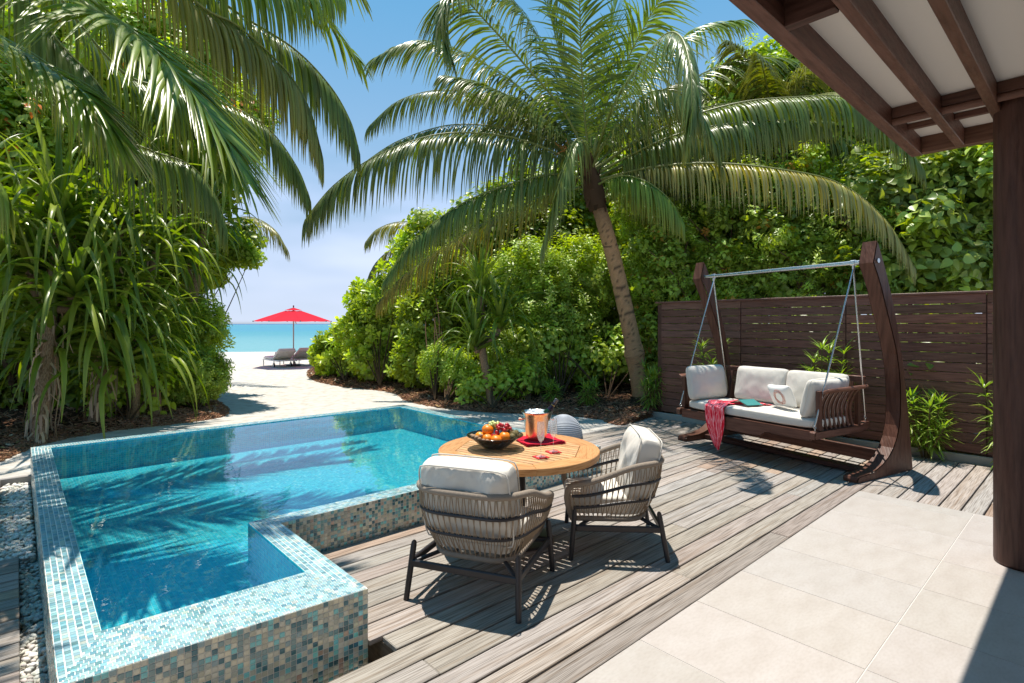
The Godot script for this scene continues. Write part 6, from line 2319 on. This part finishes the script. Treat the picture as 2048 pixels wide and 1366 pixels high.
func _left_side() -> void:
	rng.seed = 900
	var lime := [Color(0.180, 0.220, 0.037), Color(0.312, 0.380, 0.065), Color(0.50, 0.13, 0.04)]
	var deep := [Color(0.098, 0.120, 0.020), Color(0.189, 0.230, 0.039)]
	var tree := _bush("sea_hibiscus", "broad-leaved tree with sunlit yellow-green leaves behind the screw pines at far left", "tree", Vector3(-9.2, 0, -10.2), [
		[spot(40, 300, 11.0), Vector3(1.7, 1.5, 1.3), 1500], [spot(190, 240, 11.8), Vector3(1.7, 1.2, 1.3), 1400], [spot(-150, 330, 10.0), Vector3(1.6, 1.9, 1.4), 1000], [spot(340, 200, 12.6), Vector3(1.6, 1.2, 1.2), 1100], [spot(470, 250, 12.4), Vector3(0.85, 0.75, 0.7), 380], [spot(60, 120, 12.0), Vector3(2.2, 1.3, 1.4), 1100], [spot(250, 80, 12.8), Vector3(1.8, 1.1, 1.2), 700]], "heart", 0.36, lime, "", 9)
	_sticks(tree, "limb", spot(25, 520, 10.4), [spot(60, 180, 10.8), spot(150, 330, 10.6)], 0.075, Color(0.20, 0.11, 0.07))
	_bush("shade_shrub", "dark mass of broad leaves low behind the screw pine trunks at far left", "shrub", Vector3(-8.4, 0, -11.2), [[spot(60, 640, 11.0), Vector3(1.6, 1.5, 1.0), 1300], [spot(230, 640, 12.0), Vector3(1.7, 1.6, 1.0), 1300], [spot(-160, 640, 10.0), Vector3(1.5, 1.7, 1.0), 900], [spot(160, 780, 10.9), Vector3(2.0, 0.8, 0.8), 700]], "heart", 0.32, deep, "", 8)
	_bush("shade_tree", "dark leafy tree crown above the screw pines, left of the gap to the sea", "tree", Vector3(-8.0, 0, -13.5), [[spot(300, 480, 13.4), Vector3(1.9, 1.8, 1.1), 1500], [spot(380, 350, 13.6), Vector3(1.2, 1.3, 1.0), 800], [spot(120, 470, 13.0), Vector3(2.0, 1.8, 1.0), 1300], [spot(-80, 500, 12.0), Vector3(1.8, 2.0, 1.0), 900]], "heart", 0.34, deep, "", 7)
	_bush("beach_cabbage", "glossy round-leaved branch reaching out beside the sea at the right end of the left planting", "shrub", Vector3(-8.0, 0, -13.2), [[spot(445, 500, 12.8), Vector3(0.75, 0.42, 0.5), 170], [spot(492, 512, 12.7), Vector3(0.38, 0.22, 0.3), 50], [spot(400, 520, 13.0), Vector3(0.8, 0.7, 0.6), 200]], "rosette", 0.32, [Color(0.164, 0.200, 0.034), Color(0.295, 0.360, 0.061)], "", 5)
	_bush("clipped_bush", "rounded fine-leaved bush at the end of the left mulch bed beside the sand", "shrub", on_ground(395, 822, 0.06), [[spot(385, 748, 10.6), Vector3(0.62, 0.58, 0.55), 1500], [spot(425, 752, 10.7), Vector3(0.30, 0.42, 0.4), 420], [spot(350, 775, 10.4), Vector3(0.45, 0.40, 0.4), 500]], "twig", 0.20, [Color(0.156, 0.190, 0.032), Color(0.303, 0.370, 0.063)], "", 8)
	_bush("yellow_green_bush", "taller yellow-green bush rising behind the rounded bush by the sand", "shrub", Vector3(-7.0, 0, -11.8), [[spot(385, 655, 11.6), Vector3(0.75, 0.75, 0.6), 900], [spot(345, 690, 11.2), Vector3(0.7, 0.6, 0.5), 600]], "twig", 0.26, [Color(0.197, 0.240, 0.041), Color(0.360, 0.430, 0.073)], "", 6)
	_bush("climbing_vine", "loose vine with large pale heart-shaped leaves at the foot of the screw pines", "vine", on_ground(255, 846, 0.05), [[spot(230, 745, 9.4), Vector3(0.55, 0.40, 0.25), 50], [spot(290, 760, 9.6), Vector3(0.55, 0.5, 0.25), 55], [spot(205, 800, 9.3), Vector3(0.3, 0.3, 0.2), 18], [spot(330, 730, 9.9), Vector3(0.35, 0.4, 0.2), 26]], "heart", 0.34, [Color(0.271, 0.330, 0.056), Color(0.394, 0.480, 0.082)], "", 6)
	var P := [
		["screw pine with shaggy dry trunk at the far left edge of the mulch", on_ground(70, 880, 0.04), [spot(118, 440, 8.8), spot(60, 540, 8.6), spot(150, 590, 8.5), spot(105, 690, 8.5)], 1.75, 50, true],
		["screw pine with a skirt of dead leaves, second trunk from the left", on_ground(185, 850, 0.04), [spot(240, 440, 9.5), spot(190, 560, 9.2), spot(215, 640, 9.0), spot(240, 720, 9.1)], 1.75, 48, true],
		["screw pine in the middle of the left planting, leaves hanging over the vine", on_ground(265, 840, 0.05), [spot(315, 500, 9.9), spot(265, 600, 9.7), spot(285, 690, 9.7)], 1.45, 50, false],
		["dark screw pine nearest the sea, at the right of the left planting", on_ground(340, 812, 0.05), [spot(408, 455, 11.7), spot(372, 525, 11.5)], 1.4, 54, false],
		["screw pine high up against the dark tree crown", Vector3(-8.0, 0, -11.8), [spot(290, 350, 11.4), spot(395, 345, 11.8)], 1.7, 50, false],
		["screw pine at the left border, its leaves falling past the frame", on_ground(-60, 900, 0.04), [spot(5, 520, 8.4), spot(-60, 420, 8.3)], 1.6, 44, false],
		["low screw pine in front of the yellow-green bush", on_ground(310, 835, 0.05), [spot(292, 620, 10.5)], 1.25, 48, false]]
	for p in P: _pandanus(p[0], p[1], p[2], p[3], p[4], p[5])

func _right_side() -> void:
	rng.seed = 1000
	var glossy := [Color(0.164, 0.200, 0.034), Color(0.328, 0.400, 0.068)]
	var mid := [Color(0.131, 0.160, 0.027), Color(0.279, 0.340, 0.058)]
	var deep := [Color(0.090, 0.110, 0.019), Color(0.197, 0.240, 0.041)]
	_bush("beach_cabbage", "low glossy shrub at the beach end of the right mulch bed, beside the loungers", "shrub", on_ground(690, 762, 0.08), [[spot(690, 706, 17.4), Vector3(1.0, 0.85, 0.9), 420], [spot(660, 712, 17.6), Vector3(0.55, 0.62, 0.6), 160], [spot(730, 700, 16.8), Vector3(0.9, 0.95, 0.9), 340]], "rosette", 0.36, glossy, "glossy beach shrubs", 6)
	_bush("beach_cabbage", "tall glossy shrub against the sky, right of the red parasol", "shrub", on_ground(760, 772, 0.08), [[spot(765, 640, 15.6), Vector3(0.95, 1.1, 0.9), 420], [spot(735, 600, 15.8), Vector3(0.55, 0.5, 0.5), 120], [spot(810, 590, 15.4), Vector3(1.0, 1.0, 0.9), 380], [spot(775, 715, 15.4), Vector3(1.1, 0.8, 0.8), 360], [spot(712, 660, 16.0), Vector3(0.5, 0.5, 0.5), 110], [spot(830, 520, 15.6), Vector3(0.7, 0.8, 0.7), 200]], "rosette", 0.38, glossy, "glossy beach shrubs", 9)
	_bush("beach_cabbage", "glossy shrub beneath the palm fronds, left of the small screw pine", "shrub", on_ground(870, 800, 0.08), [[spot(870, 640, 14.0), Vector3(0.95, 1.2, 0.8), 420], [spot(890, 560, 14.2), Vector3(0.9, 0.9, 0.8), 320], [spot(850, 720, 13.8), Vector3(0.9, 0.7, 0.7), 300]], "rosette", 0.34, mid, "glossy beach shrubs", 8)
	_bush("yellow_green_bush", "bright loose bush over the mulch bank in front of the small screw pine", "shrub", on_ground(890, 808, 0.08), [[spot(890, 735, 12.4), Vector3(0.60, 0.50, 0.45), 420], [spot(925, 755, 11.9), Vector3(0.45, 0.40, 0.35), 300]], "twig", 0.26, [Color(0.221, 0.270, 0.046), Color(0.369, 0.450, 0.077)], "", 6)
	_bush("climbing_vine", "vine with hanging pale leaves above the mulch behind the fruit bowl", "vine", on_ground(985, 816, 0.08), [[spot(975, 775, 11.2), Vector3(0.45, 0.34, 0.25), 40], [spot(935, 785, 11.2), Vector3(0.25, 0.22, 0.2), 16], [spot(1030, 760, 11.4), Vector3(0.5, 0.40, 0.3), 60]], "heart", 0.27, [Color(0.230, 0.280, 0.048), Color(0.344, 0.420, 0.071)], "", 6)
	_bush("fern_bush", "fresh green bushy plant low on the mulch behind the ice bucket", "shrub", on_ground(1060, 806, 0.08), [[spot(1050, 745, 12.0), Vector3(0.6, 0.55, 0.4), 420], [spot(1010, 700, 12.6), Vector3(0.7, 0.7, 0.5), 400]], "twig", 0.24, [Color(0.180, 0.220, 0.037), Color(0.312, 0.380, 0.065)], "", 6)
	_bush("broadleaf_shrub", "tall broad-leaved shrub left of the palm trunk, sparkling with sun", "shrub", on_ground(1120, 800, 0.08), [[spot(1110, 640, 13.2), Vector3(1.2, 1.3, 0.9), 1100], [spot(1060, 560, 13.6), Vector3(1.1, 1.0, 0.9), 800], [spot(1170, 560, 13.8), Vector3(1.1, 1.1, 0.9), 800], [spot(1130, 720, 12.9), Vector3(0.9, 0.5, 0.6), 380]], "twig", 0.34, [Color(0.164, 0.200, 0.034), Color(0.344, 0.420, 0.071)], "", 9, 0.02)
	_bush("broadleaf_shrub", "lower shrub with round pale leaves around the foot of the palm trunk", "shrub", on_ground(1215, 800, 0.08), [[spot(1090, 680, 12.4), Vector3(0.7, 0.40, 0.5), 130], [spot(1190, 715, 12.6), Vector3(0.9, 0.45, 0.5), 180], [spot(1270, 690, 12.9), Vector3(0.8, 0.55, 0.5), 160]], "heart", 0.30, [Color(0.197, 0.240, 0.041), Color(0.328, 0.400, 0.070)], "", 7)
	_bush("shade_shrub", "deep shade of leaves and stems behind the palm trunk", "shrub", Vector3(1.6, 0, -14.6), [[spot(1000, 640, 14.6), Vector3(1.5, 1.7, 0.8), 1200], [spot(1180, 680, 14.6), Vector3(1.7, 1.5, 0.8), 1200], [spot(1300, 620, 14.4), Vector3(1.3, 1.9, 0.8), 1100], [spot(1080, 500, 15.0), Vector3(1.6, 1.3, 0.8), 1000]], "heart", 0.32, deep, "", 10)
	_bush("back_tree", "broad tree crown behind the palm, filling the middle of the view", "tree", Vector3(2.6, 0, -16.5), [[spot(1000, 480, 16.0), Vector3(1.9, 1.5, 1.1), 1100], [spot(1130, 420, 16.4), Vector3(1.8, 1.4, 1.1), 1100], [spot(1280, 450, 16.0), Vector3(1.9, 1.6, 1.1), 1200], [spot(1240, 330, 16.6), Vector3(1.4, 1.0, 1.0), 600], [spot(900, 500, 16.4), Vector3(1.3, 0.9, 0.9), 450]], "heart", 0.36, mid, "", 9)
	_bush("fence_tree", "leafy tree behind the left end of the slat fence, beside the palm trunk", "tree", Vector3(4.4, 0, -13.4), [[spot(1360, 540, 12.6), Vector3(1.3, 1.2, 0.9), 1000], [spot(1440, 480, 12.8), Vector3(1.4, 1.3, 0.9), 1100], [spot(1350, 430, 13.4), Vector3(1.4, 1.2, 0.9), 900], [spot(1500, 560, 12.0), Vector3(1.4, 0.8, 0.8), 900], [spot(1330, 680, 12.8), Vector3(0.9, 1.2, 0.7), 600]], "heart", 0.30, [Color(0.131, 0.160, 0.027), Color(0.344, 0.420, 0.071), Color(0.45, 0.22, 0.05)], "", 9, 0.05)
	_bush("fence_tree", "leafy tree behind the middle of the fence, under the sunlit palm frond", "tree", Vector3(7.4, 0, -11.4), [[spot(1620, 540, 11.4), Vector3(1.5, 1.1, 0.9), 1200], [spot(1600, 430, 11.8), Vector3(1.5, 1.2, 0.9), 1100], [spot(1720, 470, 11.0), Vector3(1.3, 1.2, 0.9), 1000], [spot(1480, 380, 13.0), Vector3(1.5, 1.3, 1.0), 900]], "heart", 0.30, [Color(0.123, 0.150, 0.026), Color(0.312, 0.380, 0.065), Color(0.45, 0.22, 0.05)], "", 9, 0.05)
	_bush("fence_tree", "tree with large grey-green heart leaves under the corner of the roof", "tree", Vector3(9.4, 0, -10.2), [[spot(1800, 400, 10.6), Vector3(1.2, 1.0, 0.8), 420], [spot(1880, 520, 10.0), Vector3(1.2, 1.0, 0.8), 500], [spot(1960, 400, 10.0), Vector3(1.2, 1.2, 0.8), 460], [spot(1790, 560, 10.4), Vector3(1.0, 0.6, 0.7), 400], [spot(2080, 460, 9.6), Vector3(1.3, 1.6, 0.8), 500]], "heart", 0.40, [Color(0.107, 0.130, 0.030), Color(0.262, 0.320, 0.070)], "", 9)
	_bush("back_tree", "tall tree with small pale leaves reaching the sky beside the roof edge", "tree", Vector3(8.2, 0, -14.6), [[spot(1500, 250, 14.2), Vector3(1.6, 1.5, 1.1), 900], [spot(1620, 240, 13.8), Vector3(1.5, 1.3, 1.0), 900], [spot(1530, 140, 14.2), Vector3(0.8, 0.7, 0.6), 170], [spot(1460, 180, 14.6), Vector3(0.8, 0.6, 0.6), 170], [spot(1720, 300, 13.0), Vector3(1.6, 1.3, 1.0), 900], [spot(1400, 330, 15.0), Vector3(1.6, 1.5, 1.1), 900]], "heart", 0.34, [Color(0.139, 0.170, 0.029), Color(0.312, 0.380, 0.065)], "", 9)
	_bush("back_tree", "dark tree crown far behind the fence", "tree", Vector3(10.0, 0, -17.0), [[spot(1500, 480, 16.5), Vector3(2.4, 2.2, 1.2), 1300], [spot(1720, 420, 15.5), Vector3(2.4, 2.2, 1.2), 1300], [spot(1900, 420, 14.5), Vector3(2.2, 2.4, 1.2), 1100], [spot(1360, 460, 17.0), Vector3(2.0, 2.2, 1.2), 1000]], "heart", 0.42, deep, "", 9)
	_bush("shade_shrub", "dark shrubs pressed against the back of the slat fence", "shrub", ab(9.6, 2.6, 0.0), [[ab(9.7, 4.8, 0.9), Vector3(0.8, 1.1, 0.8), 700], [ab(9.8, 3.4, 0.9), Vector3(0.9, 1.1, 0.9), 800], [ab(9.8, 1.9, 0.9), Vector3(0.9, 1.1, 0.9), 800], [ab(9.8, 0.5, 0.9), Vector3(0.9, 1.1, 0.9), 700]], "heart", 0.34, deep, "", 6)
	# rosettes in the right bed
	_pandanus("small screw pine standing in the right mulch bed under the palm fronds", on_ground(985, 808, 0.08), [spot(962, 590, 11.5), spot(1000, 650, 11.3), spot(950, 690, 11.2)], 1.15, 56, false, Vector3.ZERO, 5)
	_song("spiky low clump at the back of the right mulch bed, left of the palm", on_ground(1105, 806, 0.08), 0.45, 4, 0.15, "")
	_song("arching grassy clump on the mulch between the spiky clump and the palm", on_ground(1175, 812, 0.08), 0.55, 5, 0.25, "")
	_song("narrow-leaved plant beside the palm trunk at the left end of the fence", on_ground(1305, 826, 0.05), 0.95, 8, 0.28)
	_song("narrow-leaved plant peeping over the left end of the swing bench", ab(8.35, 4.3, 0.0), 1.5, 7, 0.28)
	_song("tall narrow-leaved plant behind the right arm of the swing bench", ab(8.42, 2.72, 0.0), 1.45, 13, 0.42)
	_song("bright narrow-leaved plant in the planter right of the swing", ab(8.55, 1.55, 0.0), 0.78, 10, 0.30)
	_song("narrow-leaved plant half hidden behind the round column", ab(8.55, 0.75, 0.0), 1.05, 8, 0.30)
